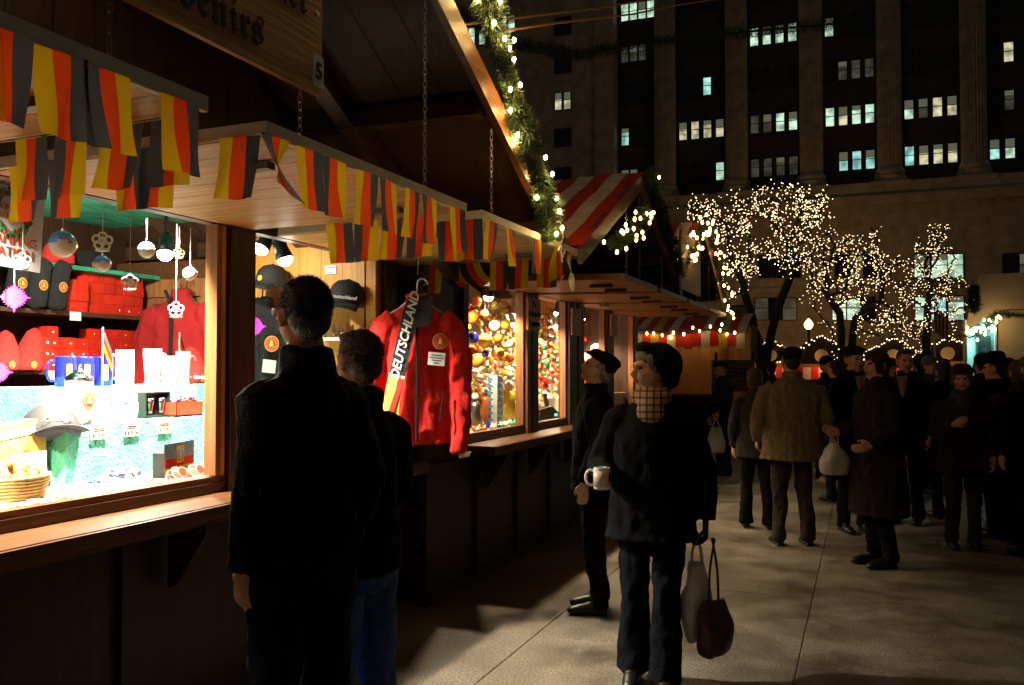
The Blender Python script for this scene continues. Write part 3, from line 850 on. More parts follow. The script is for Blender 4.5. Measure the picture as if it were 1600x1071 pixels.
# ================================================================ garlands with lights
def garland(label, pts, rad, nlights, name='lit_garland', cat='garland', dens=1500, seed=1, lm=None, br=0.011, sag=None, lights_off=0.0):
    rn = random.Random(seed)
    pts = [Vector(p) for p in pts]
    L = sum((pts[i + 1] - pts[i]).length for i in range(len(pts) - 1))
    t = thing(name, label, cat, pts[0], 0, 'pine garlands')
    def at(s):
        s *= L
        for i in range(len(pts) - 1):
            l = (pts[i + 1] - pts[i]).length
            if s <= l or i == len(pts) - 2:
                return pts[i].lerp(pts[i + 1], min(1, s / l)), (pts[i + 1] - pts[i]).normalized()
            s -= l
    MB().tube(pts, 0.012, 6).build('stem', wire_m, t)
    nb = MB()
    for i in range(int(dens * L)):
        p, d = at(rn.random())
        a = d.orthogonal().normalized(); a.rotate(Matrix.Rotation(rn.uniform(0, 6.28), 3, d))
        rr = rad * (0.75 + 0.5 * noise.noise(p * 3.1)) 
        dr = (a + d * rn.uniform(-0.8, 0.8) + Vector((rn.uniform(-.3, .3), rn.uniform(-.3, .3), rn.uniform(-.3, .3)))).normalized()
        st = p + a * rr * rn.uniform(0.05, 0.55)
        en = st + dr * rr * rn.uniform(0.45, 0.8)
        sd = dr.orthogonal().normalized() * 0.0028; sd.rotate(Matrix.Rotation(rn.uniform(0, 6.28), 3, dr))
        nb.add([st - sd, st + sd, en], [(0, 1, 2)])
    tag(nb.build('needles', needle_m, t), kind='stuff')
    wb, bb = MB(), MB()
    prev = None; wire = []
    for i in range(nlights):
        p, d = at((i + rn.uniform(0.1, 0.9)) / nlights)
        a = d.orthogonal().normalized(); a.rotate(Matrix.Rotation(rn.uniform(0, 6.28), 3, d))
        a = (a + Vector((0.55, -0.35, 0))).normalized()
        q = p + a * rad * rn.uniform(0.6, 0.95)
        wire.append(q); bb.ball(q, (br, br, br * 1.5), 6, 4)
    if nlights:
        tag(wb.tube(wire, 0.002, 4).build('light_wire', wire_m, t), kind='stuff')
        tag(bb.build('bulbs', lm or bulb_m, t, True), kind='stuff')
    return t
rk = lambda px, py, d=1.66: W(px, py, d)
garland('pine garland with warm bulbs up the gable edge of the souvenir stall', [W(748, -60, 1.6), W(765, 20, 1.6), W(788, 100, 1.6), W(812, 190, 1.6), W(836, 262, 1.6), W(858, 330, 1.6), W(856, 378, 1.6)], 0.095, 25, seed=3, dens=5600, br=0.0085)
garland('pine garland with warm bulbs on the hidden half of the souvenir gable', [(-1.58, 1.95, 4.0), (-1.55, 2.5, 3.74), (-1.52, 3.0, 3.48)], 0.095, 18, seed=4, dens=3000, br=0.0075)
ov = [AT(700, 6.0, 4.05), AT(790, 7.0, 4.17), AT(900, 8.0, 4.42), AT(1010, 8.6, 4.75), AT(1120, 9.2, 5.05), AT(1230, 9.4, 5.2), AT(1360, 9.6, 5.35)]
garland('dark unlit pine garland strung overhead across the alley', ov, 0.11, 0, name='overhead_garland', seed=5, dens=1300)
for k, (a, b, lab) in enumerate((((775, 32), (1030, -4), 'upper bare orange cable stretched above the overhead garland'), ((870, 36), (1060, 8), 'lower bare orange cable stretched beside the overhead garland'))):
    pa, pb = W(a[0], a[1], 1.0), GY(b[0], b[1], 8.3)
    pa = CAMP + ray(*a) * 5.2; pb = CAMP + ray(*b) * 8.6
    ext = (pb - pa)
    tag(MB().tube([pa - ext * 0.25, pa, pa.lerp(pb, .5) - Vector((0, 0, .02)), pb, pb + ext * 0.9], 0.007, 6).build('overhead_cable', mat('orange_cable', (0.75, 0.35, 0.08), 0.6), loc=pa), lab, 'cable', 'cables over the alley')
garland('short lit garland curling below the striped roof', [W(1003, 322, 1.62), W(1010, 340, 1.62), W(990, 362, 1.62), W(958, 382, 1.62)], 0.10, 24, seed=8, dens=2600, br=0.012, lm=mat('mid_garland_bulb', (1, 0.8, 0.5), 0.4, emit=(1.0, 0.6, 0.2), es=16))
garland('dark garland down the far rake of the striped roof', [(-1.64, 7.16, 3.20), (-1.64, 7.9, 2.86), (-1.64, 8.6, 2.5)], 0.15, 2, seed=9, dens=2600, lm=farbulb_m)
garland('lit garland up the near rake of the far stall gable', [(-1.64, 8.75, 2.62), (-1.64, 9.3, 2.85), (-1.64, 10.15, 3.26)], 0.11, 30, seed=10, dens=1800, br=0.014, lm=farbulb_m)
garland('lit garland down the far rake beside the bulb-covered tree', [(-1.64, 10.15, 3.27), (-1.64, 10.9, 2.9), (-1.64, 11.6, 2.52), (-1.64, 11.75, 2.15)], 0.11, 38, seed=11, dens=1800, br=0.014, lm=farbulb_m)
tag(MB().tube([W(873, 330, 1.6), W(880, 372, 1.6), W(872, 392, 1.6), W(879, 402, 1.6), W(884, 388, 1.6), W(876, 382, 1.6), W(878, 410, 1.6)], 0.006, 6).build('power_cord', mat('pale_cord', (0.6, 0.56, 0.48), 0.6), loc=W(873, 330, 1.6)), 'pale power cord looped at the end of the souvenir stall roof', 'cord')
pl = thing('socket_adapter', 'pale plug adapter dangling from the end of the flag shutter', 'plug', W(893, 430, 1.6))
MB().tube([W(893, 428, 1.6), W(893, 436, 1.6), W(895, 448, 1.6), W(896, 456, 1.6)], [0.012, 0.02, 0.02, 0.012], 8).build('body', trimw, pl, True)
MB().tube([W(888, 405, 1.6), W(893, 430, 1.6)], 0.004, 5).build('cord', trimw, pl)

# ================================================================ hanging jackets with the black scarf
def jacket_mesh(m, seed, wid=1.0):
    mb = MB()
    def el(z, rx, ry, cy=0.0, cx=0.0): return [(cx + rx * wid * math.cos(2 * math.pi * j / 24) , cy + ry * math.sin(2 * math.pi * j / 24), z) for j in range(24)]
    mb.rings([el(-0.76, 0.205, 0.07), el(-0.755, 0.225, 0.08), el(-0.70, 0.222, 0.08), el(-0.69, 0.235, 0.092), el(-0.5, 0.232, 0.092), el(-0.3, 0.225, 0.095), el(-0.15, 0.22, 0.09), el(-0.08, 0.195, 0.075), el(-0.03, 0.14, 0.07), el(0.0, 0.085, 0.06)])
    mb.rings([el(-0.04, 0.09, 0.07), el(0.02, 0.075, 0.062), el(0.065, 0.078, 0.064), el(0.07, 0.06, 0.05)])
    for s in (-1, 1):
        mb.tube([(s * 0.15 * wid, 0, -0.075), (s * 0.215 * wid, 0, -0.12), (s * 0.265 * wid, -0.01, -0.25), (s * 0.285 * wid, -0.02, -0.45), (s * 0.285 * wid, -0.04, -0.65), (s * 0.275 * wid, -0.06, -0.80), (s * 0.275 * wid, -0.06, -0.815)],
                [0.07, 0.078, 0.072, 0.065, 0.058, 0.048, 0.03], 14)
    return fuse(mb, 0.010, [m], 'garment', 2, {0: 0.015})
def hanger(parent, mm, zt=0.16):
    h = MB(); h.tube([(-0.19, 0, -0.07), (-0.1, 0, -0.02), (0, 0, 0.075), (0.1, 0, -0.02), (0.19, 0, -0.07)], 0.008, 6)
    pts = [(0, 0, 0.075), (0, 0, 0.12)] + [(0.028 - 0.028 * math.cos(a), 0, 0.12 + 0.03 * math.sin(a)) for a in (0.6, 1.2, 1.8, 2.6, 3.2)]
    h.tube(pts, 0.006, 6)
    return h.local('hanger', mm, parent, True)
JP = W(652, 478, 2.5)
jk = thing('fleece_jacket', 'red fleece jacket with round badge hanging below the flags beside the doorway', 'jacket', JP, R(27)); jk.scale = (1.09,) * 3
inst(jacket_mesh(red_fleece, 1, 0.84), 'garment', jk)
hanger(jk, mat('clear_hanger', (0.7, 0.7, 0.72), 0.2))
zm = mat('zip_black', (0.01, 0.01, 0.01), 0.4, 0.3)
MB().tube([(0.0, -0.113, -0.05), (0.0, -0.122, -0.15), (0.002, -0.124, -0.4), (0.0, -0.122, -0.74)], 0.007, 6).local('zip', zm, jk)
MB().tube([(0.145, -0.106, -0.47), (0.125, -0.112, -0.63)], 0.006, 6).local('pocket_zip', zm, jk)
rd = roundel((0, 0, 0), (1, 0, 0), (0, 0, 1), 0.043, None, 'badge'); rd.parent = jk; rd.location = (0.125, -0.108, -0.20); rd.rotation_euler = (0, 0, 0.12)
ptag = MB().box(-0.045, 0.045, -0.004, 0, -0.035, 0.035).local('price_tag', white_p, jk, loc=(0.105, -0.118, -0.295), rot=(0, 0.08, 0.1))
for i, wd in enumerate((0.06, 0.075, 0.05, 0.03)): MB().box(-wd / 2, wd / 2, -0.0055, -0.0045, 0.018 - i * 0.014, 0.022 - i * 0.014).local('print', ink, ptag)
MB().tube([(0, 0, 0.17), (0.01, 0, 0.30)], 0.002, 5).local('string', trimw, jk)
jb = thing('fleece_jacket', 'black fleece jacket hanging just behind the red one', 'jacket', JP + Vector((-0.05, 0.15, -0.01)), R(27))
inst(jacket_mesh(black_cl, 2, 0.86), 'garment', jb)
hanger(jb, black_m)
# scarf draped round the hanger
sf = thing('fan_scarf', 'black scarf with white capital letters draped over the red jacket', 'scarf', JP, R(27)); sf.scale = (1.09,) * 3
def ribbon(pts, w, th=0.012):
    rr = []
    for i, (p, a) in enumerate(pts):
        p = Vector(p); u = Vector((math.cos(a), 0, math.sin(a))) * w / 2
        rr.append([p - u, p + u, p + u + Vector((0, th, 0)), p - u + Vector((0, th, 0))])
    return MB().rings(rr)
sp = [((0.03, -0.02, 0.075), 0.0), ((-0.01, -0.085, 0.03), -0.1), ((-0.035, -0.125, -0.05), -0.15), ((-0.055, -0.135, -0.15), -0.2), ((-0.085, -0.137, -0.28), -0.22), ((-0.105, -0.138, -0.38), -0.22)]
ribbon(sp, 0.085).local('scarf_band', mat('scarf_black', (0.015, 0.015, 0.017), 0.9, bump=0.5, bscale=200), sf)
ribbon([((-0.105, -0.1385, -0.380), -0.22), ((-0.109, -0.1385, -0.392), -0.22)], 0.086, 0.0125).local('white_trim', white_p, sf)
ribbon([((-0.1093, -0.1383, -0.393), -0.22), ((-0.125, -0.138, -0.47), -0.2), ((-0.138, -0.134, -0.56), -0.15), ((-0.142, -0.13, -0.64), -0.1)], 0.084).local('gold_end', mat('scarf_gold', (0.85, 0.62, 0.12), 0.9), sf)
ribbon([((-0.088, -0.1405, -0.40), -0.22), ((-0.098, -0.1405, -0.46), -0.2), ((-0.145, -0.1375, -0.60), -0.15)], 0.028, 0.004).local('red_end', mat('scarf_red', (0.6, 0.04, 0.02), 0.9), sf)
ribbon([((0.03, 0.0, 0.075), 0), ((0.05, -0.085, 0.03), 0.2), ((0.045, -0.125, -0.06), 0.1), ((0.03, -0.132, -0.12), 0.05)], 0.075).local('scarf_band', MATS['scarf_black'], sf)
tm = text_mb('DEUTSCHLAND', 0.067, ext=0.001, shear=0.25, bold=0.0015)
u = Vector((0.235, 0, 0.97)).normalized(); v = Vector((-0.97, 0, 0.235)).normalized(); nn = u.cross(v)
tm.xf(Matrix(((u.x, v.x, nn.x, -0.063), (u.y, v.y, nn.y, -0.1405), (u.z, v.z, nn.z, -0.17), (0, 0, 0, 1))))
tm.local('lettering', white_p, sf)

# ================================================================ inside the souvenir stall
def on(px, d, z): return Vector((-d, T(px, d), z))
# display table and steps
dt = thing('display_table', 'display bench with white cloth and green carpeted steps behind the window', 'table', (-3.1, 3, 0))
MB().box(-3.30, -2.89, 0.5, 4.8, 0.9, 1.085).build('white_top', white_cloth, dt)
for yy in (0.6, 2.6, 4.7): MB().box(-3.25, -3.19, yy, yy + 0.06, 0.05, 0.9).build('leg', dark_z, dt)
MB().box(-3.60, -3.303, T(105, 3.3), 4.78, 0.9, 1.34).build('step', green_cloth, dt)
MB().box(-3.95, -3.603, T(70, 3.6), 4.78, 0.9, 1.505).build('step', green_cloth, dt)
# shelves
sh = thing('wall_shelves', 'shelving along the back wall filled with red boxes', 'shelf', (-4.8, 3, 0))
for z, m in ((2.22, green_felt), (1.94, dark_y), (1.585, dark_y), (1.23, dark_y)):
    MB().box(-4.825, -4.44, 1.2, 4.80, z - 0.025, z).build('shelf', m, sh)
MB().box(-4.82, -4.44, 4.805, 4.83, 0.05, 2.3).build('upright', oak_z, sh)
for y, z in ((T(118, 4.43), 1.94), (T(85, 4.43), 1.585)):
    MB().box(-4.438, -4.434, y - 0.04, y + 0.04, z - 0.055, z - 0.002).build('shelf_label', white_p, sh)
# red boxes, one by one
bx_ = MB(); rb = 0.0406
bx_.rings([[(-rb + q, -rb + q, z), (rb - q, -rb + q, z), (rb - q, rb - q, z), (-rb + q, rb - q, z)] for z, q in ((0, 0.002), (0.003, 0), (0.062, 0), (0.0645, 0.002))])
bme = bx_.mesh('box_body', red_box)
cl_ = MB().tube([(0.0408, 0, 0.036), (0.0455, 0, 0.034), (0.047, 0, 0.026)], 0.0035, 5); cme_ = cl_.mesh('clasp', chrome)
def gift_box(y, z, d, lab):
    t = thing('gift_box', lab, 'box', (-d, y, z), 0, 'red gift boxes on the back shelves')
    inst(bme, 'box_body', t); inst(cme_, 'clasp', t)
rowsn = ['bottom', 'second', 'third', 'fourth', 'fifth']
ordn = 'first second third fourth fifth sixth seventh eighth ninth tenth eleventh twelfth thirteenth fourteenth fifteenth sixteenth seventeenth eighteenth nineteenth twentieth twenty-first twenty-second twenty-third twenty-fourth twenty-fifth twenty-sixth twenty-seventh twenty-eighth'.split()
for shelf, z0, cols, nm in ((0, 1.942, [(4.06 + i * 0.086, h, 4.50 + o) for i, (h, o) in enumerate([(3, 0), (3, 0), (4, .05), (4, .05), (4, .05), (4, .06), (4, .06), (4, .06)])], 'upper'),
                            (1, 1.587, [(3.72 + i * 0.086, h, 4.5 + o) for i, (h, o) in enumerate([(1, 0), (2, 0), (3, 0), (4, .05), (3, 0.0), (2, 0), (3, .09), (4, .09), (4, .09), (4, .09), (4, .09), (4, .09)])], 'middle'),
                            (2, 1.232, [(3.3 + i * 0.086, h, 4.5 + o) for i, (h, o) in enumerate([(3, 0), (4, 0), (4, 0), (3, 0), (4, 0.0), (4, 0)])], 'lower')):
    for i, (y, h, d) in enumerate(cols):
        for r in range(h):
            gift_box(y + random.uniform(-.002, .002), z0 + r * 0.0655, d + random.uniform(-.006, .006), f'red gift box in the {rowsn[r]} row on the {nm} shelf, {ordn[i]} from the left')
# black knitted sleeves and red caps on the shelves
knit = mat('black_knit', (0.009, 0.009, 0.011), 0.95, var=0.3, vscale=60, bump=0.8, bscale=160)
rknit = mat('red_knit', (0.60, 0.02, 0.015), 0.95, var=0.2, vscale=60, bump=0.8, bscale=160)
for px, lab in ((22, 'black knit stocking by the left frame edge with round badge'), (55, 'middle black knit stocking with round badge'), (86, 'black knit stocking next to the red boxes, round badge')):
    p = on(px, 4.42, 1.942)
    t = thing('knit_stocking', lab, 'stocking', p, 0, 'black stockings on the upper shelf')
    mb = MB(); mb.tube([p + Vector((0, 0, 0.0)), p + Vector((0.0, 0, 0.02)), p + Vector((0, 0.01, 0.12)), p + Vector((0.01, 0.02, 0.22)), p + Vector((0.01, 0.05, 0.27)), p + Vector((0.01, 0.06, 0.275))], [0.03, 0.055, 0.058, 0.055, 0.045, 0.02], 14)
    mb.build('stocking_body', knit, t, True)
    roundel(p + Vector((0.060, -0.004, 0.13)), (0, 1, 0), (0, 0, 1), 0.03, t, 'badge')
def beanie(p, m, lab, tall=0.2, r=0.09, badge=True, grp=None, lean=0.0):
    t = thing('woollen_hat', lab, 'hat', p, 0, grp)
    p = Vector(p); mb = MB()
    mb.tube([p, p + Vector((0, 0, 0.002)), p + Vector((0, lean * .2, 0.05)), p + Vector((0, lean * .3, 0.052)), p + Vector((0, lean * 0.6, tall * 0.6)), p + Vector((0, lean * 0.9, tall * 0.9)), p + Vector((0, lean, tall))],
            [r * 0.9, r * 1.03, r * 1.05, r * 0.98, r * 0.85, r * 0.5, r * 0.1], 18)
    mb.build('crown', m, t, True)
    if badge: roundel(p + Vector((r * 1.04, -0.02, 0.03)), (0, 1, 0), (0, 0, 1), 0.02, t, 'badge')
    return t
beanie(on(42, 4.42, 1.587), rknit, 'red knit cap with badge leaning on the middle shelf', 0.24, 0.075, lean=0.05)
beanie(on(8, 4.42, 1.587), rknit, 'red knit cap cut by the left edge of the window', 0.22, 0.075)
beanie(on(88, 4.5, 2.222), rknit, 'red knit cap on the top green shelf', 0.16, 0.09, False)
beanie(on(302, 3.75, 1.507), rknit, 'red knit cap at the right end of the green step', 0.22, 0.085, lean=-0.03)
beanie(on(134, 4.6, 2.222), knit, 'dark knit cap with gold badge on the top shelf', 0.13, 0.08)
text_on('Chicago', 0.03, on(312, 3.655, 1.545), (0, 1, 0), (0, 0, 1), white_p, thing('cap_patch', 'white script patch on the red knit cap\'s brim', 'patch', on(312, 3.655, 1.53)))
# baseball caps
def ball_cap(loc, m, lab, rz, tilt=(0, 0), letter=None, grp=None, sc=1.0, badge=False, lm=white_p):
    t = thing('baseball_cap', lab, 'cap', loc, rz, grp)
    t.rotation_euler = (tilt[0], tilt[1], rz); t.scale = (sc,) * 3
    cr = MB(); cr.lathe([(0.092, 0.0), (0.096, 0.02), (0.094, 0.06), (0.082, 0.10), (0.055, 0.128), (0.02, 0.138), (0.002, 0.139)], n=22, sy=1.12)
    cr.local('crown', m, t, True)
    MB().ball((0, 0, 0.14), (0.009, 0.009, 0.005), 8, 5).local('button', m, t, True)
    rr = []
    for j in range(9):
        a = -1.05 + 2.1 * j / 8
        inner = Vector((0.092 * math.sin(a), -0.1 * math.cos(a), 0.008)); ou = Vector((0.098 * math.sin(a), -0.105 - 0.075 * math.cos(a) ** 0.7, -0.022 + 0.02 * (1 - math.cos(a)) * -1.2))
        rr.append([inner, ou, ou + Vector((0, 0, 0.004)), inner + Vector((0, 0, 0.005))])
    MB().rings(rr).local('brim', m, t, True)
    if letter:
        tm = text_mb(letter, 0.028, ext=0.001, shear=0.2); tm.xf(Matrix.Translation((0.0, -0.1075, 0.038)) @ Matrix.Rotation(R(84), 4, 'X')); tm.local('lettering', lm, t)
    if badge:
        b = MB().lathe([(0.018, 0), (0.018, 0.002), (0.001, 0.003)], n=14); b.xf(Matrix.Translation((0.0, -0.106, 0.045)) @ Matrix.Rotation(R(80), 4, 'X')); b.local('badge', mat('badge_gold', (0.8, 0.45, 0.03)), t)
    return t
YW = YE - 0.045
capk = mat('cap_black', (0.006, 0.006, 0.007), 0.8, bump=0.2, bscale=200)
capr = mat('cap_red', (0.5, 0.015, 0.012), 0.8, bump=0.2, bscale=200)
def wallp(px, py, off=0.11): return GY(px, py, YW - off)
ball_cap(wallp(540, 478), capk, 'black baseball cap with white lettering on the pine wall', R(22), (0.0, 0.12), 'Deutschland', 'caps hung on the pine wall', 1.15)
ball_cap(wallp(494, 480), capr, 'red baseball cap half hidden behind the young man\'s head', R(8), (0, 0), None, 'caps hung on the pine wall', 1.0, True)
ball_cap(wallp(425, 448), capk, 'black cap above the black hooded sweatshirt', R(-8), (0, 0.05), None, 'caps hung on the pine wall', 1.0, True)
ball_cap(on(84, 3.4, 1.265), mat('cap_grey', (0.014, 0.014, 0.016), 0.8), 'dark grey cap with green and red stitching beside the white stein', R(60), (-0.5, 0), 'Chicago', None, 1.3, False, mat('stitch_green', (0.1, 0.6, 0.1), 0.6))
wt = thing('price_card', 'white price card pinned on the pine wall above the black cap', 'card', wallp(517, 422, 0.0))
c0 = wallp(517, 422, -0.008)
MB().box(c0.x - 0.042, c0.x + 0.042, YW + 0.004, YW + 0.008, c0.z - 0.027, c0.z + 0.027).build('card', white_p, wt)
for i, wd in enumerate((0.06, 0.04, 0.03)): MB().box(c0.x - wd / 2, c0.x + wd / 2, YW + 0.0025, YW + 0.0035, c0.z + 0.012 - i * 0.015, c0.z + 0.016 - i * 0.015).build('print', ink, wt)
# black hooded sweatshirt and the red cardigan on the door
hp = GY(410, 482, YW - 0.09)
hs = thing('hooded_sweatshirt', 'black hooded sweatshirt hanging on the pine wall behind the young man', 'sweatshirt', hp, R(8))
inst(jacket_mesh(knit, 4, 0.95), 'garment', hs); hanger(hs, black_m)
for s in (-1, 1): MB().tube([(s * 0.03, -0.10, -0.04), (s * 0.035, -0.125, -0.15), (s * 0.04, -0.13, -0.26)], 0.004, 5).local('drawstring', black_m, hs)
rb_ = roundel((0, 0, 0), (1, 0, 0), (0, 0, 1), 0.05, None, 'badge'); rb_.parent = hs; rb_.location = (0.13, -0.115, -0.23)
MB().box(-0.045, 0.045, -0.004, 0, -0.04, 0.04).local('price_tag', white_p, hs, loc=(0.12, -0.125, -0.37), rot=(0, 0.1, 0))
cp = GY(283, 468, YE - 0.17)
cd = thing('red_cardigan', 'dark red jacket on a hanger in front of the wooden door', 'jacket', cp, R(10))
inst(jacket_mesh(mat('crimson_cloth', (0.33, 0.010, 0.012), 0.95, bump=0.4, bscale=150), 6, 0.95), 'garment', cd); hanger(cd, chrome)
MB().tube([(-0.05, -0.105, 0.05), (-0.02, -0.11, 0.0), (0, -0.118, -0.1), (0, -0.122, -0.7)], 0.012, 6).local('placket', black_cl, cd)

# crockery on the steps
def mug(loc, m, lab, h=0.135, r=0.045, grp=None, rz=0.0, glassy=False, name='mug', cat='mug', prof=None):
    t = thing(name, lab, cat, loc, rz, grp)
    pr = prof or [(0.86, 0), (0.97, 0.04), (1.0, 0.5), (0.96, 0.96), (0.97, 1.0)]
    outer = [(r * a, h * b) for a, b in pr]
    inner = [(r * a - 0.0045, max(h * b, 0.012)) for a, b in pr[::-1]]
    MB().lathe(outer + inner, n=22).local('body', m, t, True)
    hd = [(0, -r * 0.93, h * 0.82), (0, -r - 0.018, h * 0.86), (0, -r - 0.034, h * 0.7), (0, -r - 0.035, h * 0.4), (0, -r - 0.02, h * 0.2), (0, -r * 0.93, h * 0.2)]
    MB().tube(curve_pts(hd), 0.0065, 8).local('handle', m, t, True)
    return t
for px, lab in ((103, 'cobalt blue mug at the left end of the upper step'), (131, 'middle cobalt blue mug on the upper step'), (160, 'cobalt blue mug next to the glass steins')):
    q = mug(on(px, 3.70, 1.507), blue_gl, lab, 0.15, 0.052, 'blue mugs on the green step', R(-25))
    MB().tube([(0.053, 0, 0.03), (0.0535, 0, 0.11)], [(0.0015, 0.012), (0.0015, 0.012)], 8).local('gold_print', mat('badge_gold', (0.8, 0.45, 0.03)), q)
gp = [(0.8, 0), (0.9, 0.03), (0.75, 0.12), (0.86, 0.45), (1.0, 0.85), (0.98, 1.0)]
for i, (px, h, r, pf, lab) in enumerate(((195, 0.19, 0.05, None, 'glass beer stein beside the blue mugs'), (238, 0.20, 0.052, gp, 'curved glass stein, second of the glasses'), (264, 0.16, 0.044, None, 'short glass mug between tall glasses'), (286, 0.19, 0.045, gp, 'tall wheat beer glass nearest the red cap'))):
    q = mug(on(px, 3.72, 1.507), glass, lab, h, r, 'glasses on the green step', R(160 if i % 2 else -20), prof=pf, name='beer_glass', cat='glass')
    roundel_ = MB().lathe([(0.02, 0), (0.02, 0.001)], n=14); roundel_.xf(Matrix.Translation((r + 0.003, 0, h * 0.55)) @ Matrix.Rotation(R(90), 4, 'Y')); roundel_.local('print', cream_cer, q)
q = mug(on(124, 3.36, 1.342), cream_cer, 'tall white lidded stein glaring under the lamp', 0.2, 0.062, None, R(200), name='lidded_stein', cat='stein')
MB().lathe([(0.063, 0.2), (0.06, 0.215), (0.035, 0.235), (0.010, 0.25), (0.012, 0.26), (0.003, 0.275)], n=18).local('lid', chrome, q, True)
rr_ = roundel((0, 0, 0), (0, 1, 0), (0, 0, 1), 0.04, None, 'badge'); rr_.parent = q; rr_.location = (-0.058, 0.025, 0.11); rr_.rotation_euler = (0, 0, R(160))
for i, (px, lab) in enumerate(((165, 'small shot mug next to the white stein'), (185, 'shot glass left of the boxed pair'), (209, 'shot glass right in front of the grey box'))):
    mug(on(px, 3.42, 1.342), glass, lab, 0.085, 0.026, 'small glasses on the lower step', R(30 * i), prof=[(0.6, 0), (0.55, 0.15), (0.8, 0.5), (1, 1)], name='shot_glass', cat='glass')
bxs = thing('boxed_glasses', 'open black box holding two small glasses on the lower step', 'box', on(243, 3.45, 1.342))
c = on(243, 3.45, 1.342)
MB().box(c.x - 0.03, c.x + 0.02, c.y - 0.085, c.y + 0.085, c.z, c.z + 0.012).build('base', black_m, bxs); MB().box(c.x - 0.04, c.x - 0.03, c.y - 0.085, c.y + 0.085, c.z, c.z + 0.13).build('back', black_m, bxs)
for s in (-1, 1): MB().box(c.x - 0.03, c.x + 0.02, c.y + s * 0.085 - 0.004, c.y + s * 0.085 + 0.004, c.z, c.z + 0.13).build('side', black_m, bxs)
MB().box(c.x - 0.03, c.x + 0.02, c.y - 0.08, c.y + 0.08, c.z + 0.126, c.z + 0.132).build('top', black_m, bxs)
for s in (-1, 1):
    MB().lathe([(0.016, 0), (0.014, 0.015), (0.02, 0.05), (0.026, 0.08)], c + Vector((0.0, s * 0.04, 0.02)), n=14).build('glass', chrome, bxs, True)
rbx = thing('red_carton', 'open red carton filled with wrapped sweets at the right end', 'box', on(286, 3.42, 1.342))
c = on(286, 3.42, 1.342)
for a in ((c.x - 0.05, c.x + 0.05, c.y - 0.1, c.y + 0.1, c.z, c.z + 0.008), (c.x + 0.046, c.x + 0.05, c.y - 0.1, c.y + 0.1, c.z, c.z + 0.075), (c.x - 0.05, c.x - 0.046, c.y - 0.1, c.y + 0.1, c.z, c.z + 0.08), (c.x - 0.05, c.x + 0.05, c.y - 0.1, c.y - 0.096, c.z, c.z + 0.075), (c.x - 0.05, c.x + 0.05, c.y + 0.096, c.y + 0.1, c.z, c.z + 0.075)):
    MB().box(*a).build('panel', red_box, rbx)
foil = [mat('foil_blue', (0.1, 0.2, 0.7), 0.3, 0.5), mat('foil_white', (0.8, 0.8, 0.85), 0.3, 0.2), mat('foil_silver', (0.7, 0.75, 0.85), 0.2, 0.9)]
def sweets(center, n, sx, sy, lab, mi=0.0):
    t = thing('sweet_pile', lab, 'sweets', center)
    rn = random.Random(n)
    for i in range(n):
        a = rn.uniform(0, 6.28); q = rn.random() ** 0.5
        p = Vector(center) + Vector((q * sx * math.cos(a), q * sy * math.sin(a), 0.012 + (1 - q) * 0.045))
        mb = MB(); mb.ball(p, (0.016, 0.012, 0.010), 8, 5)
        d = Vector((math.cos(a * 3), math.sin(a * 3), 0.2)).normalized()
        mb.tube([p + d * 0.014, p + d * 0.018, p + d * 0.028], [0.003, 0.004, 0.012], 6); mb.tube([p - d * 0.014, p - d * 0.018, p - d * 0.028], [0.003, 0.004, 0.012], 6)
        mb.build('sweet', foil[i % 3], t, True)
    return t
sweets(on(286, 3.42, 1.415), 16, 0.035, 0.08, 'foil wrapped sweets heaped in the red carton')
sweets(on(188, 3.2, 1.087), 34, 0.07, 0.14, 'blue and white wrapped sweets piled on the white cloth')
# price cards on the front of the step
for px, tx, lab in ((156, '$ 59.95', 'cream price card reading 59.95 below the white stein'), (207, '$ 8.95 ea.', 'cream price card reading 8.95 each below the grey shot glass'), (258, '$ 14.95', 'cream price card reading 14.95 below the red carton')):
    c = on(px, 3.29, 1.30)
    t = thing('price_card', lab, 'card', c, 0, 'price cards on the steps')
    MB().box(c.x - 0.003, c.x, c.y - 0.047, c.y + 0.047, c.z - 0.03, c.z + 0.03).build('card', mat('card_cream', (0.62, 0.45, 0.35), 0.7), t)
    text_on(tx, 0.024, (c.x + 0.001, c.y, c.z - 0.012), (0, 1, 0), (0, 0, 1), ink, t, ext=0.0005)
    for i in range(2): MB().box(c.x + 0.0005, c.x + 0.0015, c.y - 0.032, c.y + 0.032, c.z + 0.009 + i * 0.009, c.z + 0.012 + i * 0.009).build('print', ink, t)
for px, lab in ((168, 'blank white card under the blue mugs'), (205, 'blank white card under the first glass stein'), (246, 'blank white card under the curved stein'), (298, 'blank white card below the red cap')):
    c = on(px, 3.595, 1.455)
    t = thing('price_card', lab, 'card', c, 0, 'white cards on the upper step')
    MB().box(c.x - 0.003, c.x, c.y - 0.045, c.y + 0.045, c.z - 0.036, c.z + 0.036).build('card', white_p, t)
    for i, wd in enumerate((0.06, 0.07, 0.04)): MB().box(c.x + 0.0003, c.x + 0.001, c.y - wd / 2, c.y + wd / 2, c.z + 0.015 - i * 0.013, c.z + 0.018 - i * 0.013).build('print', mat('pale_ink', (0.45, 0.42, 0.4), 0.7), t)
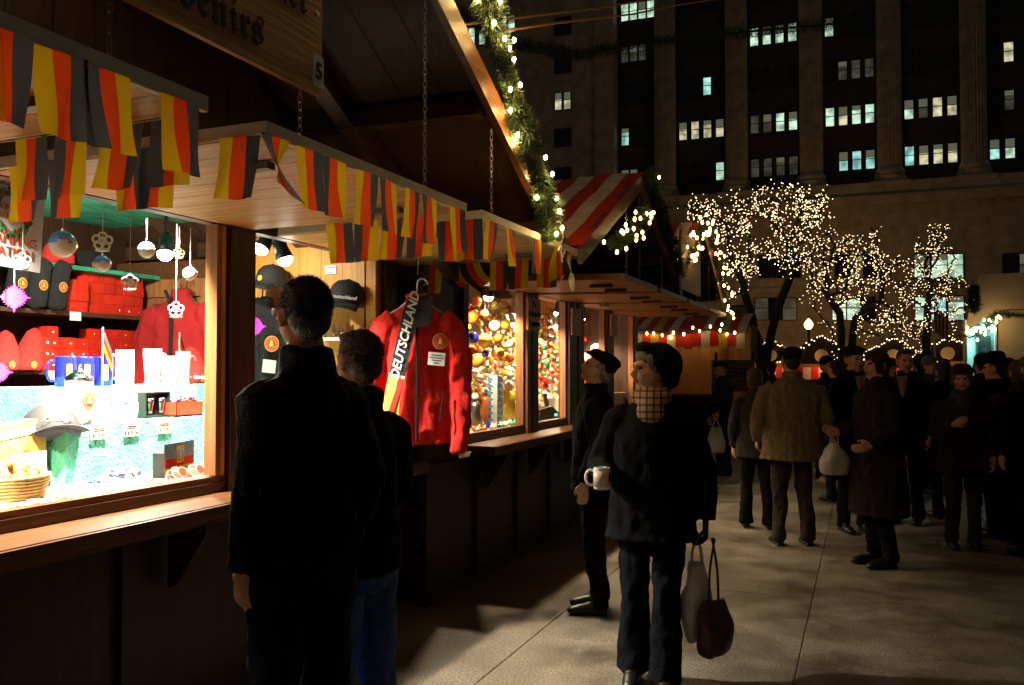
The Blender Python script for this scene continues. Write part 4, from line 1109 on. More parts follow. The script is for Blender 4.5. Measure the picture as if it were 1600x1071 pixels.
# flag box with coins, gift basket, tabletop trinkets
fb = thing('flag_tin', 'black red and gold tin with an eagle crest in the window corner', 'tin', on(282, 3.06, 1.087), R(14))
def fl(name, m, *a): return MB().box(*a).local(name, m, fb)
fl('tin_body', black_m, -0.06, 0.0, -0.14, 0.14, 0.0, 0.115)
fl('black_band', flag_k, 0.001, 0.003, -0.139, 0.139, 0.085, 0.155); fl('red_band', flag_r, 0.001, 0.003, -0.139, 0.139, 0.045, 0.0845); fl('gold_band', flag_g, 0.001, 0.003, -0.139, 0.139, 0.0, 0.0445)
fl('back', black_m, -0.003, 0.0, -0.14, 0.14, 0.1155, 0.157)
fl('crest_field', flag_g, 0.0035, 0.0045, -0.03, 0.035, 0.06, 0.14)
eg = [(0, 0.03), (0.006, 0.022), (0.022, 0.028), (0.027, 0.012), (0.022, -0.012), (0.012, 0.002), (0.009, -0.014), (0.014, -0.028), (0.0, -0.02)]
eg = eg + [(-a, b) for a, b in eg[::-1][1:-1]]
MB().prism(eg, (0.005, 0.0025, 0.10), (0, 1, 0), (0, 0, 1), (0.001, 0, 0)).local('crest', ink, fb)
cm1 = mat('coin_red', (0.55, 0.06, 0.03), 0.35, 0.3); cm2 = mat('coin_rim', (0.85, 0.7, 0.6), 0.3, 0.5)
rn = random.Random(4)
coin = MB().lathe([(0.026, 0), (0.027, 0.003), (0.026, 0.006)], n=18); coin.lathe([(0.022, 0.0062), (0.022, 0.0068)], n=18, m=1)
com = coin.mesh('chocolate_coin', [cm2, cm1])
for i in range(13):
    p = on(268 + (i % 7) * 9, 2.96 + (i // 7) * 0.03, 1.09 + 0.012 * (i % 3))
    o = inst(com, 'chocolate_coin', None, p, (rn.uniform(-0.3, 0.3), R(55) + rn.uniform(-.25, .25), rn.uniform(-0.5, 0.4)))
    tag(o, f'red chocolate coin leaning before the flag tin, {ordn[i % 7]} from the left in the {"front" if i < 7 else "back"} row', 'coin', 'chocolate coins by the flag tin')
bk = thing('gift_basket', 'wicker basket wrapped in clear film at the left edge of the window', 'basket', on(22, 3.1, 1.087))
c = on(22, 3.1, 1.087)
straw = mat('wicker', (0.62, 0.42, 0.15), 0.7, var=0.3, vscale=30)
for k in range(7):
    MB().torus(c + Vector((0, 0, 0.01 + k * 0.013)), 0.125 + k * 0.004, 0.0075, (1, 0, 0), (0, 1, 0), 26, 6, sx=0.7).build('woven_rim', straw, bk, True)
MB().lathe([(0.11, 0.0), (0.112, 0.006), (0.01, 0.007)], c, n=20, sx=0.7).build('basket_base', straw, bk)
gift = MB()
for i in range(46):
    a = rn.uniform(0, 6.28); q = rn.random() ** 0.5 * 0.11
    gift.ball(c + Vector((0.7 * q * math.cos(a), q * math.sin(a), 0.09 + (0.11 - q) * 0.6)), rn.uniform(0.014, 0.026), 7, 5, i % 4)
gift.build('filling', [mat('nut_brown', (0.35, 0.15, 0.04), 0.5), mat('badge_gold', (0.8, .45, .03)), mat('gift_green', (0.1, 0.3, 0.06), 0.5), mat('gift_orange', (0.8, 0.35, 0.05), 0.5)], bk, True)
ctn = thing('picture_carton', 'yellow gift carton with film wrap behind the basket', 'box', on(28, 3.35, 1.087))
c = on(28, 3.38, 1.087)
MB().prism([(-0.16, 0), (0.16, 0), (0.145, 0.25), (0.12, 0.29), (-0.16, 0.26)], c, (0, 1, 0), (0, 0, 1), (-0.07, 0, 0)).build('carton_body', mat('carton_print', (0.75, 0.55, 0.12), 0.4, col2=(0.32, 0.14, 0.04), vscale=14), ctn, fix=True)
MB().prism([(-0.13, 0.20), (0.11, 0.23), (0.1, 0.26), (-0.13, 0.235)], c + Vector((0.001, 0, 0)), (0, 1, 0), (0, 0, 1), (0.002, 0, 0)).build('title_band', mat('carton_yellow', (0.85, 0.7, 0.3), 0.4), ctn, fix=True)
nc = thing('info_card', 'white information card leaning in front of the yellow carton', 'card', on(48, 3.2, 1.10), R(10))
MB().box(-0.003, 0, -0.1, 0.1, 0, 0.15).local('card', white_p, nc)
for i, wd in enumerate((0.12, 0.15, 0.14, 0.11, 0.05)): MB().box(0.0004, 0.001, -wd / 2, wd / 2, 0.12 - i * 0.022, 0.125 - i * 0.022).local('print', MATS['pale_ink'], nc)
# small things in a row at the foot of the glass
tm_ = [mat('pewter', (0.7, 0.66, 0.58), 0.3, 0.8), mat('badge_gold', (0.8, .45, .03)), white_p, mat('tan_wood', (0.62, 0.42, 0.22), 0.6)]
names = [('pin_badge', 'pin badge', 'badge'), ('key_ring', 'key ring', 'key ring')]
for i in range(30):
    y = 2.3 + i * 0.036 + rn.uniform(-.008, .008); d = 2.95 + (i % 3) * 0.06
    p = Vector((-d, y, 1.087))
    kind = i % 2
    mb = MB()
    if kind: mb.torus(p + Vector((0, 0, 0.004)), 0.017, 0.0035, (1, 0, 0), (0, 1, 0), 14, 5); mb.box(p.x + 0.015, p.x + 0.05, p.y - 0.012, p.y + 0.012, p.z + 0.001, p.z + 0.007)
    else: mb.lathe([(0.024, 0), (0.026, 0.003), (0.018, 0.007), (0.002, 0.009)], p, n=14)
    o = mb.build(names[kind][0], tm_[i % 4], loc=p)
    tag(o, f'small souvenir {names[kind][1]} on the white cloth, {ordn[i // 2]} of its kind from the left', names[kind][2], 'small souvenirs along the foot of the window')
pw_ = thing('figurine_rack', 'row of small silver figurines on a rail behind the young man', 'rack', GY(560, 520, YW - 0.1))
for j, (py, n_) in enumerate(((512, 12),)):
    a, b = GY(505, py + 16, YW - 0.12), GY(586, py + 13, YW - 0.12)
    MB().box(min(a.x, b.x) - 0.02, max(a.x, b.x) + 0.02, YW - 0.16, YW - 0.005, a.z - 0.02, a.z).build('rail', cream_cer, pw_)
    for i in range(n_):
        p = a.lerp(b, i / (n_ - 1)); p.z = a.z; p.y = YW - 0.1 + 0.03 * (i % 2)
        MB().lathe([(0.010, 0), (0.012, 0.006), (0.005, 0.02), (0.009, 0.045), (0.004, 0.058), (0.007, 0.068), (0.001, 0.08)], p, n=8).build('figurine', chrome, pw_, True)
# little table flags
for px, d, lab in ((160, 3.62, 'small table flag standing behind the blue mugs'), (280, 3.74, 'small table flag with crest between the beer glasses')):
    b = on(px, d, 1.507)
    t = thing('table_flag', lab, 'flag', b, 0, 'small table flags')
    MB().tube([b, b + Vector((0, 0, 0.30))], 0.003, 6).build('stick', white_p, t)
    for i, m in enumerate((flag_k, flag_r, flag_g)):
        MB().hexa(b + Vector((0, 0.004, 0.29 - i * 0.035)), b + Vector((-0.01, 0.07, 0.18 - i * 0.035)), b + Vector((-0.01, 0.07, 0.145 - i * 0.035)), b + Vector((0, 0.004, 0.255 - i * 0.035)), (0.001, 0, 0)).build('flag_stripe', m, t, fix=True)

# ornaments hanging in the window
shade_b = mat('bauble_blue', (0.12, 0.28, 0.75), 0.15, coat=0.5); shade_w = mat('bauble_white', (0.85, 0.82, 0.75), 0.2, coat=0.5)
def bauble(px, py, rpx, d, lab, mtop=shade_b, mbot=shade_w, ztop=2.26, grp='painted baubles hanging in the souvenir window', cordm=trimw):
    c = W(px, py, d); zc = (c - CAMP).dot(FWD); r = rpx * zc / F
    t = thing('bauble', lab, 'ornament', c, 0, grp)
    mb = MB(); n, k = 18, 12
    rs = []
    for i in range(k + 1):
        a = math.pi * i / k; q = max(math.sin(a), 0.02)
        rs.append([c + Vector((r * q * math.cos(2 * math.pi * j / n), r * q * math.sin(2 * math.pi * j / n), -r * math.cos(a))) for j in range(n)])
    mb.rings(rs); mb.m = [0 if (i // n) < 6 + (1 if (i % n) % 5 < 2 else 0) else 1 for i in range(len(mb.f))]
    mb.build('ball', [mbot, mtop], t, True)
    MB().tube([c + Vector((0, 0, r * 0.97)), c + Vector((0, 0, r * 1.2))], r * 0.16, 8).build('cap', chrome, t)
    MB().tube([c + Vector((0, 0, r * 1.18)), (c.x, c.y, max(ztop, c.z + r * 1.6))], 0.0018 if cordm is trimw else 0.0008, 4).build('cord', cordm, t)
    return t
bauble(98, 382, 21, 2.92, 'largest blue and white bauble beside the stamping sign')
bauble(160, 412, 13, 2.95, 'blue and white bauble below the white filigree star')
bauble(229, 391, 13, 2.95, 'blue and white bauble left of the glaring spotlight')
bauble(297, 428, 11, 2.95, 'small blue and white bauble nearest the window post')
filig = mat('white_filigree', (0.85, 0.84, 0.82), 0.5)
def filigree(px, py, spx, d, lab, m=filig, star=False, ztop=2.26, name='filigree_ornament'):
    c = W(px, py, d); zc = (c - CAMP).dot(FWD); r = spx * zc / F
    t = thing(name, lab, 'ornament', c, 0, 'cut-out ornaments hanging in the souvenir window')
    u = Vector((0.55, 0.83, 0)).normalized(); mb = MB()
    if star:
        pts = []
        for i in range(48):
            a = 2 * math.pi * i / 48; q = r * (1.0 if i % 12 == 0 else (0.86 if i % 2 == 0 else 0.66)) * (1 if i % 12 in (0, 1, 11) else 0.85)
            pts.append((q * math.cos(a), q * math.sin(a)))
        mb.prism(pts, c, u, (0, 0, 1), u.cross(Vector((0, 0, 1))) * 0.006)
    else:
        for i in range(5):
            a = 2 * math.pi * i / 5 + 0.3
            mb.torus(c + u * (r * 0.55 * math.cos(a)) + Vector((0, 0, r * 0.5 * math.sin(a))), r * 0.36, r * 0.11, u, (0, 0, 1), 12, 5)
        mb.torus(c, r * 0.3, r * 0.12, u, (0, 0, 1), 12, 5)
        mb.box(c.x - r * 0.6, c.x + r * 0.6, c.y - r * 0.35, c.y + r * 0.35, c.z - r * 1.0, c.z - r * 0.8)
    mb.build('cut_out', m, t, not star, fix=star)
    MB().tube([c + Vector((0, 0, r * 0.8)), (c.x, c.y, max(ztop, c.z + r))], 0.0016, 4).build('cord', trimw, t)
filigree(160, 377, 16, 2.9, 'white filigree ornament above the second bauble')
filigree(203, 441, 13, 2.93, 'white filigree ornament hanging over the red boxes')
filigree(275, 484, 13, 2.93, 'white filigree ornament in front of the dark red jacket')
filigree(35, 408, 14, 2.9, 'white filigree ornament under the stamping sign')
filigree(280, 396, 9, 2.97, 'small brass filigree ornament beside the spotlight', mat('brass', (0.6, 0.45, 0.15), 0.3, 0.9))
filigree(22, 465, 24, 3.08, 'hot pink snowflake star glowing at the left of the window', pink, True, name='snowflake_star')
filigree(-4, 582, 22, 3.08, 'hot pink snowflake star cut by the left frame edge', pink, True, name='snowflake_star')
filigree(396, 510, 20, 3.1, 'hot pink snowflake star in front of the black sweatshirt', pink, True, name='snowflake_star')
hb = W(390, 437, 2.9)
o = thing('glass_bell', 'small white bell hanging by the window post', 'ornament', hb)
MB().lathe([(0.02, -0.02), (0.019, 0.0), (0.010, 0.012), (0.004, 0.05), (0.001, 0.06)], hb, n=12).build('bell', filig, o, True)
MB().tube([hb + Vector((0, 0, 0.055)), (hb.x, hb.y, 2.26)], 0.0016, 4).build('cord', trimw, o)
# stamping station sign
sgp = W(38, 345, 3.0)
stp = thing('stamping_sign', 'white sign with wreath reading Kinder Korner stamping station', 'sign', sgp)
u = Vector((0.0, 1, -0.06)).normalized(); v = Vector((0.0, 0.06, 1)).normalized(); nrm = Vector((1, 0, 0))
hw, hh = 0.14, 0.19
co = sgp + u * -0.055
MB().prism([(-hw, -hh), (hw, -hh), (hw, hh), (-hw, hh)], co, u, v, (-0.004, 0, 0)).build('board', white_p, stp, fix=True)
redink = mat('red_ink', (0.42, 0.05, 0.02), 0.7)
for s, sz, dz in (('PASSPORT', 0.058, 0.135), ('KINDER', 0.03, 0.035), ('KORNER', 0.03, 0.003), ('STAMPING', 0.05, -0.085), ('STATION', 0.05, -0.132)):
    text_on(s, sz, co + v * dz + nrm * 0.001, u, v, redink, stp, ext=0.0005)
wr = MB()
for i in range(60):
    a = 2 * math.pi * i / 60 * 1.0; q = 0.078 + rn.uniform(-0.012, 0.012)
    p = co + u * (q * math.cos(a)) + v * (0.02 + q * math.sin(a)) + nrm * 0.002
    wr.octa(p, 0.013 if i % 7 else 0.016, 0 if i % 7 else 1)
wr.v = [(max(co.x + 0.0005, min(x, co.x + 0.004)), y, z) for x, y, z in wr.v]
wr.build('wreath_print', [mat('wreath_green', (0.05, 0.16, 0.05), 0.7), mat('wreath_red', (0.6, 0.06, 0.02), 0.7)], stp)
for s in (-1, 1): MB().tube([co + u * (s * 0.1) + v * hh, (co.x, co.y + s * 0.1, 2.27)], 0.0015, 4).build('string', trimw, stp)

# ================================================================ ornaments in the second stall
gl = {n: mat('ornament_' + n, c, 0.1, coat=0.6, metal=mt) for n, c, mt in (('orange', (0.85, 0.14, 0.02), 0.1), ('red', (0.7, 0.03, 0.02), 0.1), ('gold', (0.85, 0.52, 0.08), 0.2), ('yellow', (0.85, 0.68, 0.08), 0.1), ('blue', (0.02, 0.03, 0.35), 0.2),
      ('clear', (0.8, 0.78, 0.7), 0.25), ('white', (0.82, 0.72, 0.62), 0.0), ('green', (0.03, 0.4, 0.12), 0.1), ('amber', (0.6, 0.16, 0.02), 0.2))}
big = [(745, 471, 8.5, 'orange'), (737, 495, 12.6, 'orange'), (757, 491, 7, 'orange'), (773, 509, 9.5, 'white'), (739, 528, 9.5, 'blue'), (758, 533, 12, 'gold'), (778, 530, 7.5, 'amber'), (790, 507, 8, 'yellow'), (745, 564, 11.5, 'gold'), (737, 547, 8, 'orange'),
       (773, 478, 7, 'yellow'), (787, 487, 7, 'yellow'), (800, 495, 6, 'clear'), (758, 553, 6, 'blue'), (763, 578, 6, 'clear'), (781, 552, 8, 'gold'), (796, 560, 7, 'orange'), (796, 538, 6.5, 'clear'), (797, 587, 6, 'clear'), (729, 478, 7, 'red'), (731, 512, 6, 'yellow'), (806, 520, 5, 'clear')]
occ = []
def orn(px, py, r, col, lab, d):
    bauble(px, py, r, d, lab, gl[col], gl[col], ztop=2.25, grp='glass ornaments in the ornament stall windows', cordm=black_m)
desc = lambda py: 'top' if py < 500 else ('middle' if py < 560 else 'lower')
used = {}
def uniq(s):
    used[s] = used.get(s, 0) + 1
    return s if used[s] == 1 else f'{s}, {ordn[min(used[s], 20) - 1]} from the left'
for px, py, r, col in sorted(big): orn(px, py, r, col, uniq(f'large {col} glass ball in the {desc(py)} part of the near window'), 3.05 + rn.uniform(0, 0.12))
small = []
for i in range(85): small.append((rn.uniform(730, 812), rn.uniform(470, 600), rn.uniform(3, 5.2), rn.choice(['clear', 'clear', 'gold', 'clear', 'amber', 'yellow', 'white']), 3.2 + rn.uniform(0, 0.25), 'near'))
for i in range(150): small.append((rn.uniform(833, 890), rn.uniform(487, 640), rn.uniform(2.6, 4.6), rn.choice(['red', 'clear', 'clear', 'gold', 'orange', 'green', 'red', 'white', 'clear', 'amber']), 3.05 + rn.uniform(0, 0.3), 'second'))
for px, py, r, col, d, wn in sorted(small):
    q = (col, desc(py), wn); used[q] = used.get(q, 0) + 1
    orn(px, py, r, col, f'small {col} glass ornament, {ordn[min(used[q], 28) - 1]} from the left in the {desc(py)} part of the {wn} window', d)
# the deeper layers of hanging ornaments, too small to tell apart
for k_, (x0_, x1_, y0_, y1_, n_, cs_) in enumerate(((722, 815, 466, 640, 420, ['clear', 'gold', 'amber', 'yellow', 'orange', 'clear', 'white']), (830, 892, 486, 655, 420, ['clear', 'red', 'gold', 'green', 'white', 'orange', 'clear']), (906, 948, 492, 610, 240, ['red', 'orange', 'red', 'white', 'gold']), (955, 993, 500, 600, 160, ['orange', 'gold', 'red', 'yellow']))):
    names_ = sorted(set(cs_)); mb = MB(); rn3 = random.Random(40 + k_)
    for i in range(n_):
        d_ = rn3.uniform(3.42, 3.68); p = W(rn3.uniform(x0_, x1_), rn3.uniform(y0_, y1_), d_)
        r_ = rn3.uniform(0.014, 0.032); mb.ball(p, (r_, r_, r_ * rn3.choice((1, 1, 1.6))), 8, 6, names_.index(rn3.choice(cs_)))
    c_ = W((x0_ + x1_) / 2, 640, 3.5)
    tag(mb.build('ornament_mass', [gl[q] for q in names_], loc=c_, smooth=True), ('mass of tiny gold and clear ornaments behind the large glass balls', 'mass of tiny red and green ornaments behind the second window', 'mass of red and orange ornaments behind the flat-capped man', 'mass of gold and orange ornaments in the last window')[k_], 'ornaments', kind='stuff')
# things standing in the ornament windows
pil = thing('ribbon_column', 'white column with blue diamond pattern behind the glass ornaments', 'column', on(777, 3.12, 1.1))
c = on(777, 3.12, 1.1); zc = (c - CAMP).dot(FWD); hgt = 0.43
MB().box(c.x - 0.03, c.x + 0.03, c.y - 0.075, c.y + 0.075, c.z, c.z + hgt).build('column_body', white_p, pil)
for i in range(7):
    MB().prism([(-0.074, 0), (0.074, 0.03), (-0.074, 0.06)], c + Vector((0.0305, 0, 0.005 + i * 0.061)), (0, 1, 0), (0, 0, 1), (0.001, 0, 0)).build('blue_diamond', mat('bavarian_blue', (0.05, 0.3, 0.7), 0.6), pil, fix=True)
    MB().prism([(-0.03, 0), (0.03, 0.025), (-0.03, 0.05)], c + Vector((-0.03, -0.0755, 0.005 + i * 0.061)), (1, 0, 0), (0, 0, 1), (0, -0.001, 0)).build('blue_diamond', MATS['bavarian_blue'], pil, fix=True)
def figurine(px, d, h, m, lab, z=1.09, seed=0):
    p = on(px, d, z); rn2 = random.Random(seed)
    t = thing('figurine', lab, 'figurine', p, 0, 'figurines in the ornament windows')
    MB().lathe([(0.05 * h / 0.2, 0), (0.055 * h / 0.2, 0.01), (0.03 * h / 0.2, 0.45 * h), (0.04 * h / 0.2, 0.62 * h), (0.012 * h / 0.2, 0.76 * h)], p, n=12).build('robe', m, t, True)
    MB().ball(p + Vector((0, 0, h * 0.86)), h * 0.12, 10, 8).build('head', cream_cer, t, True)
    for s in (-1, 1): MB().prism([(0, 0), (s * h * 0.34, h * 0.25), (s * h * 0.3, -h * 0.05), (s * h * 0.12, -h * 0.2)], p + Vector((-0.02, 0, h * 0.6)), (0, 1, 0), (0, 0, 1), (0.004, 0, 0)).build('wing', m, t, fix=True)
gy, wy = gl['gold'], cream_cer
for px, d, h, m, lab in ((795, 3.2, 0.4, gl['yellow'], 'golden angel figurine right of the blue patterned column'), (806, 3.3, 0.3, wy, 'white angel figurine by the window post'), (758, 3.25, 0.34, gl['amber'], 'brown figurine behind the red jacket sleeve'), (742, 3.1, 0.3, steel, 'grey pewter figurine at the left of the ornament window'),
                         (842, 3.3, 0.3, wy, 'white glass angel in the second ornament window'), (853, 3.35, 0.36, wy, 'taller white glass angel in the second ornament window'), (866, 3.3, 0.3, gl['yellow'], 'yellow angel figurine in the second ornament window'), (876, 3.35, 0.38, gl['clear'], 'silver angel figurine at the right of the second window'),
                         (918, 3.1, 0.5, gl['red'], 'red candle angel beside the flat-capped man'), (932, 3.15, 0.62, cream_cer, 'tall white angel glowing behind the flat-capped man'), (941, 3.2, 0.42, gl['orange'], 'orange angel near the dark post'), (968, 3.2, 0.5, gl['red'], 'red angel in the last window'), (978, 3.3, 0.6, gl['yellow'], 'yellow angel in the last window')):
    figurine(px, d, h, m, lab, 1.09 if px < 900 else 1.3)
for i in range(26):
    px = 741 + i * 2.6 + rn.uniform(-.8, .8); d = rn.uniform(2.92, 3.1)
    p = on(px, d, 1.07)
    col = rn.choice(['orange', 'white', 'green', 'gold', 'blue', 'clear'])
    mb = MB().ball(p + Vector((0, 0, 0.022)), (rn.uniform(0.015, 0.03), rn.uniform(0.02, 0.04), 0.022), 8, 6); mb.tube([p + Vector((0, 0, 0.03)), p + Vector((0, 0.01, 0.055))], [0.012, 0.006], 6)
    tag(mb.build('trinket', gl[col], loc=p, smooth=True), uniq(f'small {col} trinket on the ledge of the near ornament window'), 'trinket', 'trinkets on the ornament window ledge')
for st_, y0, y1 in ((ST2, 6.1, 8.6), (ST3, 9.0, 11.45)):
    MB().box(-3.5, -2.9, y0, y1, 1.03, 1.07 if st_ is ST2 else 1.28).build('display_ledge', cream_ceil, st_)
reg = thing('cash_register', 'black cash register with green screen on the ledge under small ornaments', 'cash register', on(858, 2.95, 1.07))
c = on(858, 2.95, 1.07)
MB().prism([(-0.28, 0), (0.30, 0), (0.30, 0.07), (0.1, 0.14), (-0.28, 0.12)], c, (0, 1, 0), (0, 0, 1), (-0.2, 0, 0)).build('body', black_m, reg, fix=True)
MB().hexa(c + Vector((-0.02, -0.05, 0.14)), c + Vector((-0.02, 0.05, 0.14)), c + Vector((-0.06, 0.1, 0.27)), c + Vector((-0.06, 0.0, 0.27)), (-0.012, 0, 0)).build('display_panel', black_m, reg, fix=True)
MB().box(c.x + 0.001, c.x + 0.004, c.y + 0.16, c.y + 0.25, c.z + 0.035, c.z + 0.062).build('screen', mat('green_screen', (0.1, 0.6, 0.4), 0.3, emit=(0.25, 1.0, 0.7), es=1.2), reg)
pc = thing('price_card', 'small cream price card beside the cash register', 'card', on(835, 2.9, 1.07))
c = on(835, 2.9, 1.07); MB().box(c.x, c.x + 0.003, c.y - 0.05, c.y + 0.05, c.z, c.z + 0.09).build('card', MATS['card_cream'], pc); text_on('2.-', 0.05, (c.x + 0.004, c.y, c.z + 0.03), (0, 1, 0), (0, 0, 1), ink, pc, ext=0.0005)
# ================================================================ trees wound with lights
bark = mat('bark', (0.045, 0.032, 0.022), 0.9, var=0.4, vscale=12, bump=0.6, bscale=25)
def light_tree(label, base, clouds, natt, forks, rtrunk, seed, nb, lights_label, drop=0):
    """bare tree grown towards points spread through its crown; bulbs follow the twigs"""
    rn = np.random.RandomState(seed)
    base = np.array(base)
    att = []
    for (c, r), w_ in clouds:
        k = int(natt * w_)
        q = rn.normal(size=(k, 3)); q /= np.linalg.norm(q, axis=1)[:, None]
        q *= rn.uniform(0.15, 1, (k, 1)) ** 0.45
        att.append(np.array(c) + q * np.array(r))
    att = np.concatenate(att)
    nodes, par = [base], [-1]
    for f_ in forks:                       # trunk and main limbs given as polylines
        last = f_[0]
        for p in f_[1]:
            a = nodes[last]; p = np.array(p); n_ = max(2, int(np.linalg.norm(p - a) / 0.22))
            for i in range(1, n_ + 1):
                nodes.append(a + (p - a) * i / n_ + rn.normal(scale=0.012, size=3)); par.append(last if i == 1 else len(nodes) - 2)
            last = len(nodes) - 1
    step, kill, infl = 0.16, 0.24, 2.6
    A = att.copy()
    nd = np.array(nodes)
    for it in range(90):
        if len(A) == 0: break
        dm = np.linalg.norm(A[:, None, :] - nd[None], axis=2)
        near = dm.argmin(1); dist = dm.min(1)
        new = {}
        for i, k in enumerate(near):
            if dist[i] < infl: new.setdefault(k, []).append((A[i] - nd[k]) / (dist[i] + 1e-6))
        if not new: break
        ad = []
        for k, ds in new.items():
            d = np.mean(ds, axis=0) + rn.normal(scale=0.18, size=3); d /= np.linalg.norm(d) + 1e-9
            ad.append(nd[k] + d * step); par.append(int(k))
        nd = np.concatenate([nd, np.array(ad)])
        dm = np.linalg.norm(A[:, None, :] - np.array(ad)[None], axis=2).min(1)
        A = A[dm > kill]
        if len(nd) > 2600: break
    n_ = len(nd); ch = [[] for _ in range(n_)]
    for i, p in enumerate(par):
        if p >= 0: ch[p].append(i)
    w_ = np.zeros(n_)
    for i in range(n_ - 1, -1, -1):
        w_[i] = 1 if not ch[i] else sum(w_[c] ** 1.0 for c in ch[i])
    rad = 0.008 + (rtrunk - 0.008) * (w_ / w_[0]) ** 0.55
    t = thing('bare_tree', label, 'tree', base, 0, 'bare plaza trees')
    tr, br = MB(), MB()
    stack = [0]; 
    starts = [(0, None)]
    while starts:
        i, p0 = starts.pop()
        path = [p0] if p0 is not None else []
        path.append(i)
        while ch[i]:
            cs = sorted(ch[i], key=lambda c: -w_[c])
            for c in cs[1:]: starts.append((c, i))
            i = cs[0]; path.append(i)
        rr = [rad[k] for k in path]
        if p0 is not None: rr[0] = min(rad[p0], rr[1] * 1.3)
        (tr if max(rr) > rtrunk * 0.33 else br).tube([nd[k] for k in path], rr, 7 if max(rr) > 0.03 else 4)
    tr.build('trunk', bark, t, True)
    br.build('crown', bark, t, True)
    s = thing('string_lights', lights_label, 'string lights', base + np.array((0, 0, 0.0)), 0, 'bulb strings on the trees')
    tw = [i for i in range(1, n_) if w_[i] < w_[0] * 0.09]
    bb, wb = MB(), MB()
    rr = random.Random(seed)
    for k in range(nb):
        i = rr.choice(tw); p = nd[i] + (nd[par[i]] - nd[i]) * rr.random() + np.array([rr.gauss(0, .085) for _ in range(3)])
        r = rr.choice((0.010, 0.012, 0.014, 0.018))
        bb.octa(p, r)
    for k in range(drop):                 # strings that hang down from the twigs
        i = rr.choice(tw); p = nd[i].copy(); m = rr.randint(4, 10)
        pts = [p]
        for j in range(m):
            p = p + np.array((rr.gauss(0, .085), rr.gauss(0, .085), -0.11)); pts.append(p); bb.octa(p, rr.uniform(0.011, 0.016))
            if p[2] < 1.9: break
        if len(pts) > 1: wb.tube(pts, 0.005, 3)
    for i in tw[::2]:
        wb.tube([nd[i] + 0.012, nd[par[i]] + 0.012], 0.004, 3)
    tag(wb.build('light_wire', wire_m, s), kind='stuff')
    tag(bb.build('bulbs', treebulb_m, s), kind='stuff')
def pxp(px, py, zc): return tuple(CAMP + ray(px, py) * zc)
ZA, ZBt, ZC = 24.0, 27.0, 29.0
def cloud(px, py, rx, ry, zc, rd=1.2): return (pxp(px, py, zc), (rx * zc / F, rd, ry * zc / F))
def bz(px, zc): return tuple(AT(px, zc, 0.0))
light_tree('bare tree with two leaning stems behind the far stall roof', bz(1190, ZA),
           [(cloud(1090, 330, 34, 36, ZA), .10), (cloud(1150, 330, 50, 35, ZA), .2), (cloud(1215, 320, 60, 36, ZA), .25), (cloud(1270, 325, 40, 40, ZA), .2), (cloud(1150, 405, 55, 40, ZA), .15), (cloud(1230, 400, 60, 40, ZA), .2), (cloud(1115, 450, 30, 25, ZA), .06)],
           420, [(0, [pxp(1186, 545, ZA), pxp(1176, 500, ZA), pxp(1163, 455, ZA)]), (0, [pxp(1200, 540, ZA), pxp(1212, 490, ZA), pxp(1232, 440, ZA)])], 0.16, 3, 1500, 'dense warm bulbs over the tallest tree left of the street lamp', 8)
light_tree('bare tree with a dark forked trunk right of the street lamp', bz(1316, ZBt),
           [(cloud(1300, 400, 55, 45, ZBt), .3), (cloud(1370, 420, 45, 40, ZBt), .25), (cloud(1330, 460, 60, 35, ZBt), .2), (cloud(1355, 380, 25, 28, ZBt), .1), (cloud(1385, 500, 40, 30, ZBt), .12)],
           300, [(0, [pxp(1314, 530, ZBt), pxp(1312, 490, ZBt), pxp(1290, 455, ZBt)]), (0, [pxp(1335, 500, ZBt), pxp(1375, 470, ZBt)]), (0, [pxp(1300, 515, ZBt), pxp(1270, 480, ZBt)])], 0.17, 5, 950, 'warm bulbs over the middle tree with the forked trunk', 26)
light_tree('bare slender tree in front of the lit lower office windows', bz(1445, ZC),
           [(cloud(1455, 400, 40, 45, ZC), .3), (cloud(1430, 440, 40, 40, ZC), .25), (cloud(1490, 450, 35, 45, ZC), .25), (cloud(1440, 490, 45, 40, ZC), .2), (cloud(1470, 358, 22, 14, ZC), .1)],
           220, [(0, [pxp(1447, 540, ZC), pxp(1450, 480, ZC), pxp(1455, 440, ZC)])], 0.13, 9, 560, 'sparser warm bulbs on the slender right-hand tree', 20)

